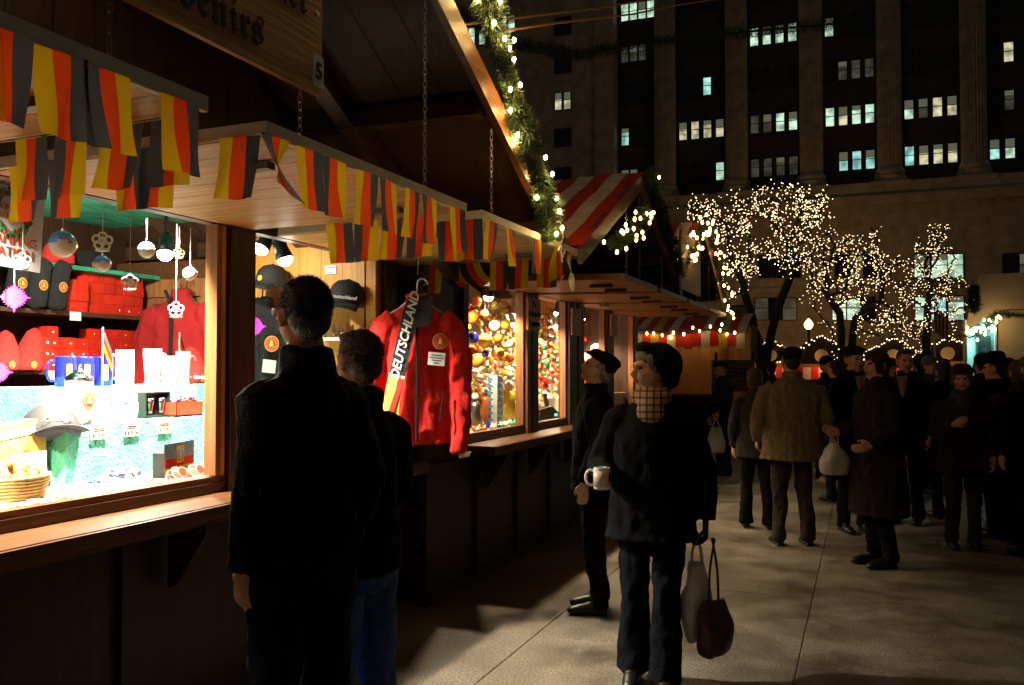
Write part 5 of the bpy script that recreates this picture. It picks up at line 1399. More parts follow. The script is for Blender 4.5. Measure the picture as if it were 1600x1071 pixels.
# ================================================================ small huts across the plaza
hut_w = wood('hut_wood', (0.09, 0.045, 0.022), 'z')
glow_w = mat('hut_glow', (0.9, 0.5, 0.2), 0.5, emit=(1.0, 0.42, 0.10), es=1.3, nosample=True)
emb = litroom('hut_emblem_glow', (1.0, 0.42, 0.09), 0.22)  # lamplight on the emblem put in as a glow of its own
def hut(px, Y, wd, label, glow=True, zpk=3.05):
    p = GY(px, HOR, Y)
    t = thing('market_hut', label, 'market hut', (p.x, Y, 0), 0, 'gabled market huts across the plaza')
    h = wd / 2; ze = zpk - h * 0.62
    def B(name, m, *a): return MB().box(*a).local(name, m, t)
    for i in range(6): B('base_board', hut_w, -h + i * wd / 6 + .005, -h + (i + 1) * wd / 6 - .005, -0.03, 0.03, 0, 1.0)
    B('counter', oak_y, -h, h, -0.25, 0.2, 1.0, 1.06)
    for x in (-h, h - 0.1): B('post', hut_w, x, x + 0.1, -0.05, 0.05, 1.06, ze)
    B('back_wall', mat('hut_back', (0.6, 0.3, 0.12), 0.8), -h, h, 1.8, 1.85, 0, ze)
    for s in (-1, 1): B('side_wall', hut_w, s * h - 0.025, s * h + 0.025, 0.06, 1.8, 0, ze)
    B('ceiling', hut_w, -h, h, 0.06, 1.8, ze - 0.05, ze)
    MB().prism([(-h, ze - 0.25), (h, ze - 0.25), (h, ze), (0, zpk - 0.06), (-h, ze)], (0, -0.04, 0), (1, 0, 0), (0, 0, 1), (0, 0.06, 0)).local('gable', hut_w, t)
    for s in (-1, 1):
        MB().hexa((0, -0.35, zpk), (s * (h + 0.25), -0.35, zpk - (h + 0.25) * 0.62), (s * (h + 0.25), 1.95, zpk - (h + 0.25) * 0.62), (0, 1.95, zpk), (0, 0, 0.06)).local('roof', hut_w, t)
    for i in range(9):
        m = red_stripe if i % 2 else cream_stripe
        B('valance_stripe', m, -h + 0.1 + i * (wd - 0.2) / 9, -h + 0.1 + (i + 1) * (wd - 0.2) / 9, 0.9, 0.92, 1.06, 1.62)
    MB().lathe([(0.3, 0), (0.3, 0.02), (0.01, 0.03)], n=18).xf(Matrix.Translation((0, -0.045, ze + 0.12)) @ Matrix.Rotation(R(90), 4, 'X')).local('round_emblem', emb, t)
    lamp('hut_light', 'POINT', (p.x, Y + 0.35, ze - 0.25), 24, (1.0, 0.5, 0.2), t, radius=0.08)
    q = thing('roof_lights', label.replace('market hut', 'string of bulbs on the hut'), 'string lights', (p.x, Y - 0.36, zpk), 0, 'bulb strings on the huts')
    bb = MB(); rr = random.Random(int(px)); pts = []
    for i in range(34):
        s = -1 + 2 * i / 33
        z = -abs(s) * (h + 0.25) * 0.62
        pp = (s * (h + 0.25), rr.uniform(-.05, .02), z + rr.uniform(-.09, .07)); pts.append(pp)
        bb.octa(pp, rr.uniform(0.03, 0.042))
    tag(bb.local('bulbs', treebulb_m, q), kind='stuff'); MB().tube(pts, 0.008, 4).local('light_wire', wire_m, q)
hut(1284, 43, 3.3, 'dark gabled market hut with orange emblem behind the bare trunk')
hut(1396, 46, 3.2, 'dark gabled market hut glowing behind the man with the tie')
hut(1481, 46, 2.9, 'dark gabled market hut behind the woman in the fur hat')
hut(1205, 48, 3.0, 'dark gabled market hut behind the tan coat')

# ================================================================ beer stand at the end of the row
bs = thing('beer_stand', 'beer stand with red and white canopy and warm wooden counter beyond the row', 'market stall', (-3.3, 18.5, 0))
def BB(name, m, *a, p=bs): return MB().box(*a).build(name, m, p)
warm_pl = wood('beer_planks', (0.60, 0.30, 0.09), 'z', var=0.15)
for i in range(16): BB('board', warm_pl, -5.6 + i * 0.21, -5.6 + i * 0.21 + 0.203, 19.6, 19.63, 0, 2.5)
BB('counter', oak_y, -5.6, -2.6, 18.55, 18.9, 1.0, 1.06); BB('base_panel', dark_z, -5.6, -2.6, 18.85, 18.9, 0, 1.0)
for x in (-5.6, -4.05, -2.65): BB('post', pine_z, x, x + 0.09, 18.5, 18.59, 0, 2.35)
BB('ceiling', dark_x, -5.7, -2.4, 18.4, 19.65, 2.4, 2.45)
yellow_c = mat('canopy_yellow', (0.7, 0.42, 0.03), 0.8)
for i in range(22):
    x0 = -5.9 + i * 0.17
    rr = []
    for j, (y, z) in enumerate(((19.5, 2.75), (18.9, 2.62), (18.3, 2.42), (17.95, 2.28), (17.93, 2.03 - 0.05 * (i % 2)))):
        rr.append([(x0, y, z), (x0 + 0.169, y, z), (x0 + 0.169, y + 0.006, z - 0.006), (x0, y + 0.006, z - 0.006)])
    MB().rings(rr).build('canopy_stripe', (red_stripe, cream_stripe, red_stripe, yellow_c)[i % 4] if i % 5 else red_stripe, bs, fix=True)
for k, (px, py) in enumerate(((1062, 600), (1080, 640))):
    pass
for x, m, h in ((-4.9, red_box, 0.5), (-4.7, cream_cer, 0.35), (-4.45, flag_g, 0.42), (-3.9, cream_cer, 0.3)):
    MB().lathe([(0.08, 0), (0.085, h * 0.7), (0.03, h * 0.85), (0.03, h)], (x, 18.75, 1.06), n=12).build('jug', m, bs, True)
for x, pw in ((-4.9, 110), (-3.3, 90)):
    lamp('stand_light', 'POINT', (x, 18.75, 2.25), pw, (1.0, 0.60, 0.25), bs, radius=0.06)
    MB().lathe([(0.05, -0.07), (0.065, 0.0), (0.03, 0.06), (0.02, 0.14)], (x, 18.75, 2.27), n=10).build('hanging_bulb', mat('stand_bulb', (1, .8, .5), emit=(1, .65, .3), es=12, nosample=True), bs, True)
gs = [Vector((-5.9 + i * 0.45, 17.9, 2.33 + 0.05 * math.sin(i * 2.1))) for i in range(9)]
garland('garland with white bulbs along the beer stand canopy', gs, 0.10, 22, seed=21, dens=900, br=0.022, lm=farbulb_m)
wbn = thing('beer_banner', 'dark hanging board reading beer beside the canopy', 'sign', (-2.35, 17.6, 1.2))
MB().box(-2.75, -1.95, 17.6, 17.63, 1.15, 1.75).build('board', wood('banner_wood', (0.16, 0.09, 0.05), 'x'), wbn)
text_on('BEER', 0.26, (-2.35, 17.597, 1.5), (1, 0, 0), (0, 0, 1), ink, wbn)
for x in (-2.7, -2.0): MB().box(x, x + 0.05, 17.635, 17.68, 0, 1.9).build('stake', dark_z, wbn)
tarp = mat('grey_tarp', (0.30, 0.25, 0.18), 0.8, var=0.2, vscale=3, bump=0.3, bscale=5)
for px, py0, py1, zc, wd, lab in ((1150, 480, 560, 20.5, 0.5, 'hanging grey and red striped cloth before the leaning trunk'), (1172, 510, 566, 20.0, 0.3, 'narrow grey cloth strip hung by the leaning trunk')):
    a, b = CAMP + ray(px, py0) * zc, CAMP + ray(px, py1) * zc
    t = thing('cloth_banner', lab, 'banner', (a.x, a.y, b.z))
    rr = [[(a.x - wd / 2, a.y + 0.05 * math.sin(j), z), (a.x + wd / 2, a.y + 0.05 * math.cos(j * 1.3), z), (a.x + wd / 2, a.y + 0.05 * math.cos(j * 1.3) + .01, z), (a.x - wd / 2, a.y + 0.05 * math.sin(j) + .01, z)] for j, z in enumerate(lin(b.z, a.z, 8))]
    MB().rings(rr).build('cloth', tarp, t, True)
    MB().tube([(a.x - wd * .6, a.y, a.z + 0.02), (a.x + wd * .6, a.y, a.z + 0.02)], 0.02, 6).build('rod', dark_x, t)
    if wd > 0.4:
        for k in range(3): MB().hexa((a.x - wd / 2 + k * 0.13, a.y - 0.06, a.z - 0.05), (a.x - wd / 2 + 0.05 + k * 0.13, a.y - 0.06, a.z - 0.05), (a.x - wd / 2 + 0.1 + k * 0.13, a.y - 0.06, a.z - 0.5), (a.x - wd / 2 + 0.05 + k * 0.13, a.y - 0.06, a.z - 0.5), (0, 0.005, 0)).build('red_stripe', red_stripe, t, fix=True)
    MB().tube([(a.x, a.y + 0.06, 0), (a.x, a.y + 0.06, a.z + .02)], 0.025, 6).build('pole', dark_z, t)

# ================================================================ white tent on the right with the cool-lit inside
tent_m = mat('tent_canvas', (0.52, 0.46, 0.37), 0.8, var=0.12, vscale=2, bump=0.25, bscale=3)
tent_in = mat('tent_inside', (0.7, 0.75, 0.72), 0.8)
tz = 14.0
A_ = AT(1508, tz); B_ = AT(1557, tz - 0.2)
t = thing('white_tent', 'pale canvas tent with peaked front and turquoise light inside', 'tent', (A_.x, A_.y, 0))
fx = (B_ - A_); fx.z = 0
ze, zp = 2.48, 3.02
fl_ = Vector((A_.x, A_.y, 0)); fr_ = Vector((B_.x, B_.y, 0)); dirr = Vector((1.0, -0.12, 0)) * 5.0
pk = (fl_ + fr_) / 2
up = Vector((0, 0, 1))
back = dirr
MB().hexa(fl_ + up * 2.15, fr_ + up * ze, pk + up * zp, fl_.lerp(pk, .6) + up * (zp - .2), Vector((0.02, 0.01, 0))).build('front_gable', tent_m, t, fix=True)
MB().hexa(fr_, fr_ + back, fr_ + back + up * ze, fr_ + up * ze, Vector((0, 0.03, 0))).build('side_wall', tent_m, t, fix=True)
MB().hexa(fr_ + up * ze + Vector((-0.03, -0.03, 0.012)), fr_ + back + up * ze + Vector((0, -0.03, 0.012)), pk + back + up * (zp + 0.012), pk + up * (zp + 0.012), Vector((0, 0, 0.02))).build('roof', tent_m, t, fix=True)
inn = Vector((0.35, 1.1, 0))
MB().hexa(fl_ + inn * 0.9, fr_ + inn, fr_ + inn + up * 2.4, fl_ + inn * 0.9 + up * 2.4, Vector((0, 0.03, 0))).build('inner_wall', tent_in, t, fix=True)
MB().hexa(fl_, fl_ + inn * 0.9, fl_ + inn * 0.9 + up * 2.3, fl_ + up * 2.3, Vector((-0.02, 0, 0))).build('left_wall', tent_in, t, fix=True)
for p in (fl_, fr_): MB().tube([p, p + up * 2.35], 0.03, 8).build('pole', steel, t)
lp = (fl_ + fr_) / 2 + inn * 0.25 + up * 2.2
lamp('tent_light', 'POINT', lp, 26, (0.30, 1.0, 0.92), t, radius=0.1)
MB().tube([lp + Vector((-0.2, 0, 0.03)), lp + Vector((0.2, 0, 0.03))], 0.02, 8).build('fluorescent_tube', mat('tube_teal', (.6, 1, .95), emit=(.35, 1, .9), es=4, nosample=True), t)
spk = thing('loudspeaker', 'dark loudspeaker hung on the turquoise tent wall', 'loudspeaker', fl_.lerp(fr_, .38) + inn * 0.55 + up * 1.9)
c = fl_.lerp(fr_, .38) + inn * 0.55 + up * 1.75
MB().hexa(c + Vector((-.10, 0, 0)), c + Vector((.08, -.02, -0.03)), c + Vector((.06, -.06, .36)), c + Vector((-.10, -.04, .38)), Vector((0.02, .14, 0))).build('cabinet', black_m, spk, fix=True)
MB().lathe([(0.06, 0), (0.05, 0.01), (0.01, 0.02)], n=14).xf(Matrix.Translation(c + Vector((-0.01, -0.03, .12))) @ Matrix.Rotation(R(90), 4, 'X')).build('speaker_cone', knit, spk)
MB().tube([c + Vector((0, .1, .36)), c + Vector((0.02, .2, .5))], 0.012, 6).build('bracket', steel, spk)
gp_ = [CAMP + ray(1500, 520) * 13.6, CAMP + ray(1515, 528) * 13.6, CAMP + ray(1540, 515) * 13.6, CAMP + ray(1552, 492) * 13.6]
garland('lit garland drooping over the tent entrance', gp_, 0.13, 26, seed=31, dens=1500, br=0.017, lm=farbulb_m)
garland('unlit garland along the tent eave', [CAMP + ray(1553, 489) * 13.55, CAMP + ray(1580, 492) * 13.2, CAMP + ray(1640, 496) * 12.8], 0.09, 0, seed=32, dens=1500)
wr_ = thing('dark_wreath', 'dark oval wreath on the tent gable', 'wreath', CAMP + ray(1522, 468) * 13.7)
nbm = MB(); rr = random.Random(2)
cc = CAMP + ray(1522, 468) * 13.7
for i in range(900):
    a = rr.uniform(0, 6.28); p = cc + RGT * (0.05 * math.cos(a)) + up * (0.17 * math.sin(a)) + Vector((rr.gauss(0, .02), rr.gauss(0, .02), rr.gauss(0, .02)))
    d = Vector((rr.gauss(0, 1), rr.gauss(0, 1), rr.gauss(0, 1))).normalized()
    sd = d.orthogonal() * 0.005
    nbm.add([p - sd, p + sd, p + d * 0.09], [(0, 1, 2)])
tag(nbm.build('needles', needle_m, wr_), kind='stuff')
MB().torus(cc, 0.1, 0.02, RGT, (0, 0, 1), 16, 6, sx=0.5, sy=1.6).build('ring', wire_m, wr_)
# flag on the far hut and a pale canopy
ufp = CAMP + ray(1460, 505) * 40
uf = thing('striped_flag', 'red and white striped flag hanging before the office building', 'flag', (ufp.x, ufp.y, 0))
MB().tube([(ufp.x, ufp.y, 0), (ufp.x, ufp.y, ufp.z + 0.75)], 0.03, 6).build('pole', steel, uf)
for i in range(7):
    x0 = ufp.x + 0.02 + i * 0.075
    rr = [[(x0, ufp.y + 0.06 * math.sin(i + j), z - 0.06 * i), (x0 + 0.075, ufp.y + 0.06 * math.sin(i + 1 + j), z - 0.06 * (i + 1)), (x0 + 0.075, ufp.y + 0.06 * math.sin(i + 1 + j) + .01, z - 0.06 * (i + 1)), (x0, ufp.y + 0.06 * math.sin(i + j) + .01, z - 0.06 * i)] for j, z in enumerate(lin(ufp.z + 0.7, ufp.z - 0.4, 6))]
    MB().rings(rr).build('stripe', red_stripe if i % 2 == 0 else cream_stripe, uf, True)
# ================================================================ people
def V3(p): return Vector(p)
def hand_prims(mb, wr, dr, pn, side, curl, m, k=1.0):
    """palm, four fingers of different length with knuckle bends, thumb from the side of the palm"""
    wr, dr, pn = V3(wr), V3(dr).normalized(), V3(pn)
    pn = (pn - dr * pn.dot(dr)).normalized()          # palm normal: fingers curl towards it
    sd = dr.cross(pn).normalized() * side             # towards the thumb
    mb.tube([wr - dr * 0.02, wr + dr * 0.015, wr + dr * 0.05, wr + dr * 0.088, wr + dr * 0.1], [(0.016, 0.026), (0.016, 0.030), (0.016, 0.040), (0.014, 0.041), (0.009, 0.034)], 12, m, up=pn)
    for i, (o, ln) in enumerate(((0.030, 0.072), (0.010, 0.08), (-0.010, 0.075), (-0.029, 0.058))):
        p = wr + dr * 0.088 + sd * o; d = dr.copy(); pts = [p]
        for j in range(3):
            q = curl * (0.55 if j == 0 else 0.85)
            d = (d * math.cos(q) + pn * math.sin(q)).normalized()
            pn2 = (pn - d * pn.dot(d)).normalized()
            p = p + d * ln / 3 * 1.05; pts.append(p)
        mb.tube(pts, [0.0098, 0.0094, 0.0088, 0.0076], 8, m)
    p = wr + dr * 0.03 + sd * 0.028
    mb.tube([p, p + sd * 0.022 + dr * 0.02 + pn * 0.008, p + sd * 0.028 + dr * 0.045 + pn * (0.012 + 0.02 * curl), p + sd * 0.02 + dr * 0.066 + pn * (0.014 + 0.03 * curl)], [0.014, 0.0125, 0.011, 0.009], 8, m)

def person(label, px, zc, H, a, mats, hem=0.92, bulk=1.0, head=(0, 0), hat=None, hair='short', arms=None, feet=None, flare=0.0, voxel=0.011, scarf=False, collar=True, lean=0.0, spikes=0, hands=(2, 2), open_tie=False, folds=0.013, old=False, trouser_flare=0.0):
    """mats: coat trousers skin hair hat shoe scarf glove; the body is one continuous surface in the given pose"""
    k = H / 1.75
    coat, trs, skn, hr, ht, sho, scf, glv = mats
    ML = [coat, trs, skn, hr, ht, sho, scf, glv, lip_m, eye_m]
    mb = MB(); b = bulk
    n = 22
    def el(z, rx, ry, cy=0.0): return [(rx * math.cos(2 * math.pi * j / n), cy + lean * (z - 0.9) * -1 + ry * math.sin(2 * math.pi * j / n), z) for j in range(n)]
    hr_ = 0.205 + flare
    rg = [el(hem, (hr_ - 0.012) * b, (0.148 + flare * .7) * b), el(hem + 0.01, hr_ * b, (0.155 + flare * .7) * b)]
    if hem < 0.8: rg.append(el(0.8, (0.205 + flare * .5) * b, (0.152 + flare * .35) * b))
    for z, rx, ry, cy in ((0.98, .2, .145, 0), (1.1, .192, .138, -.005), (1.22, .2, .138, -.005), (1.31, .202, .130, 0), (1.375, .176, .115, .004), (1.42, .140, .098, .008), (1.46, .10, .082, .008), (1.495, .068, .066, .006)):
        if z > hem + 0.05: rg.append(el(z, rx * b, ry * b, cy))
    mb.rings(rg, 0)
    LZ = lambda z: -lean * (z - 0.9)
    if hem > 0.6: mb.rings([el(max(hem - 0.12, 0.78), .165, .12), el(hem + 0.05, .17, .13)], 1)
    ft = feet or [(-0.10, 0.0, 0.0), (0.10, 0.0, 0.0)]
    for s, (fx, fy, fz) in zip((-1, 1), ft):
        hip = V3((s * 0.088, 0, 0.90)); ank = V3((fx, fy + 0.03, 0.10 + fz)); kn = hip.lerp(ank, 0.52) + V3((0, -0.03 - abs(fz) * 0.6, 0))
        tf = trouser_flare
        mb.tube([hip + V3((0, 0, 0.04)), hip.lerp(kn, .3), kn, kn.lerp(ank, .45), kn.lerp(ank, .8), ank - V3((0, 0, 0.035)), ank - V3((0, 0, 0.05))], [.098, .092, .07, .066 + tf * .4, .06 + tf * .8, .064 + tf, .055 + tf], 16, 1)
        z0 = fz
        mb.tube([(fx, fy + 0.075, 0.045 + z0), (fx, fy + 0.06, 0.045 + z0), (fx, fy - 0.02, 0.045 + z0), (fx + s * .008, fy - 0.10, 0.036 + z0), (fx + s * .008, fy - 0.16, 0.028 + z0), (fx + s * .006, fy - 0.185, 0.022 + z0)],
                [(.03, .024), (.045, .036), (.045, .04), (.036, .045), (.026, .038), (.014, .02)], 14, 5)
        mb.box(fx - 0.036, fx + 0.036, fy - 0.155, fy + 0.085, 0.001 + z0, 0.02 + z0, 5)
    am = arms or [((-0.24, 0.03, 1.13), (-0.235, -0.06, 0.90), (0, -0.1, -1), (1, 0, 0), 0.5), ((0.24, 0.03, 1.13), (0.235, -0.06, 0.90), (0, -0.1, -1), (-1, 0, 0), 0.5)]
    hp = []
    for s, (E, Wr, hd, pn, cu), hm in zip((-1, 1), am, hands):
        S = V3((s * 0.172 * b, LZ(1.40), 1.36)); E, Wr = V3(E) + V3((s * (b - 1) * 0.17, 0, 0)), V3(Wr) + V3((s * (b - 1) * 0.12, 0, 0))
        mb.tube([S + V3((-s * 0.06, 0, 0.028)), S + V3((s * 0.008, 0, -0.004)), S.lerp(E, .35), S.lerp(E, .8), E, E.lerp(Wr, .3), E.lerp(Wr, .75), Wr, Wr + (Wr - E).normalized() * 0.006], [x * (0.6 + 0.4 * b) for x in (.07, .076, .07, .062, .060, .060, .053, .050, .040)], 14, 0)
        if hm is not None:
            hand_prims(mb, Wr + (Wr - E).normalized() * 0.005, hd, pn, 1 if V3(hd).cross(V3(pn)).dot(V3((0, -1, 0.2))) > 0 else -1, cu, hm)
        hp.append(Wr + V3(hd).normalized() * 0.08)
    mb.tube([(0, LZ(1.45) + .008, 1.44), (0, LZ(1.5) + .004, 1.50), (0, LZ(1.56) - .005, 1.57)], [.06, .057, .056], 14, 2)
    if collar:
        mb.rings([el(1.44, .105 * b, .09 * b, .012), el(1.49, .085, .08, .008), el(1.535, .082, .08, .006), el(1.54, .07, .068, .006)], 6 if scarf else 0)
    if scarf:
        mb.rings([el(1.455, .085, .085, -.02), el(1.475, .108, .105, -.02), el(1.515, .108, .105, -.018), el(1.54, .085, .085, -.012)], 6)
        mb.ball((0, -.098, 1.43), (.07, .045, .085), 14, 10, 6)
    # head in its own frame, then turned on the neck
    hb = MB()
    hb.ball((0, .016, .035), (.074, .093, .086), 18, 14, 2)
    hb.ball((0, -.024, -.028), (.063, .070, .084), 18, 14, 2)
    hb.ball((0, -.066, -.088), (.028, .024, .024), 12, 8, 2)
    for s in (-1, 1):
        hb.ball((s * .034, -.062, -.03), (.028, .026, .028), 10, 8, 2)
        hb.tube([(s * .044, -.074, .028), (s * .028, -.087, .032), (s * .008, -.09, .028)], [.007, .010, .008], 8, 2)
        hb.ball((s * .031, -.0815, .012), (.014, .008, .0085), 10, 6, 9)
        hb.ball((s * .076, .012, -.004), (.010, .021, .034), 10, 8, 2)
    hb.tube([(0, -.084, .022), (0, -.098, .0), (0, -.113, -.026), (0, -.106, -.036), (0, -.09, -.038)], [.009, .010, .0135, .0135, .008], 10, 2)
    for s in (-1, 1): hb.ball((s * .012, -.1, -.031), (.009, .010, .008), 8, 6, 2)
    hb.ball((0, -.0885, -.057), (.024, .010, .005), 10, 6, 8); hb.ball((0, -.086, -.066), (.020, .010, .006), 10, 6, 8)
    if hair == 'short':
        hb.ball((0, .024, .042), (.079, .093, .084), 18, 14, 3); hb.ball((0, .062, -.015), (.070, .052, .062), 14, 10, 3)
        hb.ball((0, -.042, .098), (.058, .038, .026), 12, 8, 3)
    elif hair == 'nape':
        hb.ball((0, .066, -.012), (.070, .048, .055), 14, 10, 3)
        for s in (-1, 1): hb.ball((s * .072, .02, .02), (.012, .03, .03), 10, 8, 3)
    elif hair == 'bob':
        hb.ball((0, .022, .048), (.088, .100, .09), 18, 14, 3); hb.ball((0, .05, -.03), (.086, .066, .085), 14, 10, 3)
        for s in (-1, 1): hb.ball((s * .07, -.018, .0), (.022, .04, .075), 10, 8, 3)
        hb.ball((0, -.055, .092), (.06, .034, .024), 12, 8, 3)
    elif hair == 'fringe':
        hb.ball((0, .03, .02), (.084, .094, .07), 16, 12, 3); hb.ball((0, -.062, .072), (.055, .03, .03), 12, 8, 3)
        for s in (-1, 1): hb.ball((s * .064, -.036, .05), (.016, .028, .03), 10, 8, 3)
    if hat == 'slouch':
        hb.ball((0, .038, .062), (.102, .112, .088), 18, 12, 4); hb.ball((0, .09, .03), (.098, .08, .10), 16, 12, 4); hb.ball((0, .10, -.04), (.075, .055, .06), 14, 10, 4)
        for s in (-1, 1): hb.ball((s * .078, .03, .005), (.02, .045, .05), 10, 8, 4)
        hb.ball((0, -.04, .118), (.075, .055, .032), 14, 8, 4)
    elif hat == 'beret':
        hb.ball((0, .01, .10), (.11, .125, .042), 18, 10, 4); hb.ball((0, .02, .07), (.088, .10, .05), 16, 10, 4)
    elif hat == 'flatcap':
        hb.ball((0, .022, .085), (.094, .112, .05), 18, 12, 4); hb.ball((0, -.035, .095), (.078, .07, .034), 16, 10, 4); hb.ball((0, -.098, .072), (.064, .045, .011), 14, 8, 4); hb.ball((0, .06, .045), (.078, .06, .06), 14, 10, 4)
    elif hat == 'beanie':
        hb.ball((0, .018, .07), (.092, .106, .082), 18, 14, 4); hb.ball((0, .016, .035), (.095, .109, .03), 18, 8, 4)
    elif hat == 'fur':
        hb.ball((0, .012, .085), (.108, .122, .055), 18, 12, 4); hb.ball((0, .012, .125), (.085, .098, .035), 18, 12, 4); hb.ball((0, .05, .03), (.1, .09, .06), 14, 10, 4)
        for s in (-1, 1): hb.ball((s * .088, .01, -.01), (.026, .045, .06), 10, 8, 4)
    elif hat == 'fedora':
        hb.ball((0, .01, .075), (.15, .165, .012), 24, 8, 4); hb.tube([(0, .01, .07), (0, .01, .10), (0, .01, .16), (0, .01, .178)], [.094, .094, .08, .05], 18, 4)
    yw, pt = head
    M = Matrix.Translation((0, LZ(1.56) - .012, 1.635)) @ Matrix.Rotation(R(yw), 4, 'Z') @ Matrix.Translation((0, .02, -.07)) @ Matrix.Rotation(R(-pt), 4, 'X') @ Matrix.Translation((0, -.02, .07))
    hb.xf(M)
    o_ = len(mb.v); mb.v += hb.v; mb.f += [tuple(i + o_ for i in f) for f in hb.f]; mb.m += hb.m
    mb.v = [(x * k, y * k, z * k) for x, y, z in mb.v]
    me = fuse(mb, voxel, ML, 'body', 2, {0: folds, 1: folds * 1.2, 6: 0.006, 4: 0.004, 3: 0.006})
    p = AT(px, zc)
    t = thing('person', label, 'person', p, YAW + R(a))
    inst(me, 'body', t)
    if spikes:
        hm = MB(); rr = random.Random(int(px))
        for i in range(spikes):
            u = rr.uniform(-1, 1); ph = rr.uniform(0, 6.28); q = math.sqrt(1 - u * u)
            nrm = V3((q * math.cos(ph), q * math.sin(ph), u))
            if u < -0.15 and nrm.y < 0.2: continue
            if nrm.y < -0.55 and u < 0.35: continue
            c = V3((0, .03, .035)) + V3((nrm.x * .077, nrm.y * .09, nrm.z * .088))
            d = (nrm + V3((rr.gauss(0, .4), rr.gauss(0, .4) + .3, rr.gauss(0, .4) - 0.2))).normalized(); sd = d.orthogonal().normalized() * .0014
            hm.add([c - sd, c + sd, c + d * rr.uniform(.006, .016)], [(0, 1, 2)])
        hm.xf(M); hm.xf(Matrix.Scale(k, 4))
        tag(hm.local('hair', hr, t), kind='stuff')
    Mw = Matrix.Translation(p) @ Matrix.Rotation(YAW + R(a), 4, 'Z') @ Matrix.Scale(k, 4)
    return t, [Mw @ h for h in hp], Mw, M, k

def cloth(n, c, **kw): return mat(n, c, 0.9, var=0.15, vscale=30, bump=0.35, bscale=130, spec=0.15, **kw)
ck = cloth('coat_black', (0.004, 0.004, 0.005)); cn = cloth('coat_navy', (0.005, 0.006, 0.010)); cpl = cloth('coat_plum', (0.018, 0.012, 0.016))
ctan = cloth('coat_tan', (0.20, 0.15, 0.09)); cbr = cloth('coat_brown', (0.03, 0.022, 0.016)); cgr = cloth('coat_grey', (0.035, 0.035, 0.038))
tk = cloth('trousers_black', (0.005, 0.005, 0.006)); tj = cloth('jeans_blue', (0.045, 0.10, 0.26)); tdj = cloth('jeans_dark', (0.007, 0.009, 0.016)); tkh = cloth('trousers_khaki', (0.035, 0.028, 0.02))
shk = mat('shoe_black', (0.008, 0.007, 0.006), 0.4); shb = mat('shoe_tan', (0.42, 0.30, 0.17), 0.7)
hatk = cloth('hat_black', (0.006, 0.006, 0.007)); hatf = mat('hat_fur', (0.05, 0.032, 0.018), 0.95, var=0.5, vscale=80, bump=1.0, bscale=160); hatb = cloth('hat_brown', (0.03, 0.02, 0.013))
glk = mat('glove_black', (0.010, 0.009, 0.009), 0.6)
# tartan scarf: woven bands on object coordinates
tart = mat('tartan_scarf', (0.48, 0.34, 0.19), 0.9, bump=0.3, bscale=200)
nd_, l_ = tart.node_tree.nodes, tart.node_tree.links
tc_ = nd_.new('ShaderNodeTexCoord'); prev = None
col_ = nd_.new('ShaderNodeRGB'); col_.outputs[0].default_value = (0.50, 0.34, 0.18, 1); cur = col_.outputs[0]
for ax, sc_ in (('X', 9.0), ('Z', 9.0), ('DIAGONAL', 0)):
    if ax == 'DIAGONAL': continue
    wv = nd_.new('ShaderNodeTexWave'); wv.bands_direction = ax; wv.inputs['Scale'].default_value = sc_; wv.wave_profile = 'SIN'
    rp = nd_.new('ShaderNodeValToRGB'); rp.color_ramp.elements[0].position = 0.78; rp.color_ramp.elements[1].position = 0.83
    rp.color_ramp.elements[0].color = (1, 1, 1, 1); rp.color_ramp.elements[1].color = (0.16, 0.10, 0.09, 1)
    mx = nd_.new('ShaderNodeMix'); mx.data_type = 'RGBA'; mx.blend_type = 'MULTIPLY'; mx.inputs[0].default_value = 0.85
    l_.new(tc_.outputs['Object'], wv.inputs[0]); l_.new(wv.outputs[0], rp.inputs[0]); l_.new(cur, mx.inputs[6]); l_.new(rp.outputs[0], mx.inputs[7]); cur = mx.outputs[2]
l_.new(cur, nd_['Principled BSDF'].inputs['Base Color'])
scd = cloth('scarf_dark', (0.012, 0.011, 0.012)); scg = cloth('scarf_grey', (0.05, 0.045, 0.04)); shirt = cloth('shirt_white', (0.25, 0.22, 0.19))

# the young man and his companion at the counter
pA = person('young man in black coat seen from behind at the souvenir window', 478, 3.05, 1.90, 224, (ck, tk, skin_m, hair_dk, hatk, shk, scd, glk), hem=0.90, bulk=0.90, head=(-14, -4), hair='short', scarf=False, voxel=0.008, spikes=5200,
            arms=[((-0.225, 0.05, 1.12), (-0.20, -0.05, 0.9), (0, -0.1, -1), (1, 0, 0), 0.6), ((0.225, 0.05, 1.12), (0.20, -0.04, 0.88), (0, -0.1, -1), (-1, 0, 0), 0.6)])
pB = person('short-haired companion in black coat and blue jeans beside the young man', 562, 3.4, 1.735, 228, (ck, tj, skin_m, hair_br, hatk, shk, scd, glk), hem=0.84, bulk=0.9, head=(-6, -2), hair='short', scarf=True, voxel=0.009, spikes=4200,
            arms=[((-0.22, 0.0, 1.12), (-0.18, -0.16, 0.98), (0.1, -0.6, -0.6), (1, 0, 0), 0.7), ((0.21, 0.03, 1.12), (0.18, -0.08, 0.93), (0, -0.4, -0.9), (-1, 0, 0), 0.7)])
gm = thing('glasses_price_sticker', 'white sunglasses with sticker on the young man\'s temple', 'sunglasses', pA[2] @ (pA[3] @ V3((0.08, -0.05, 0.02))))
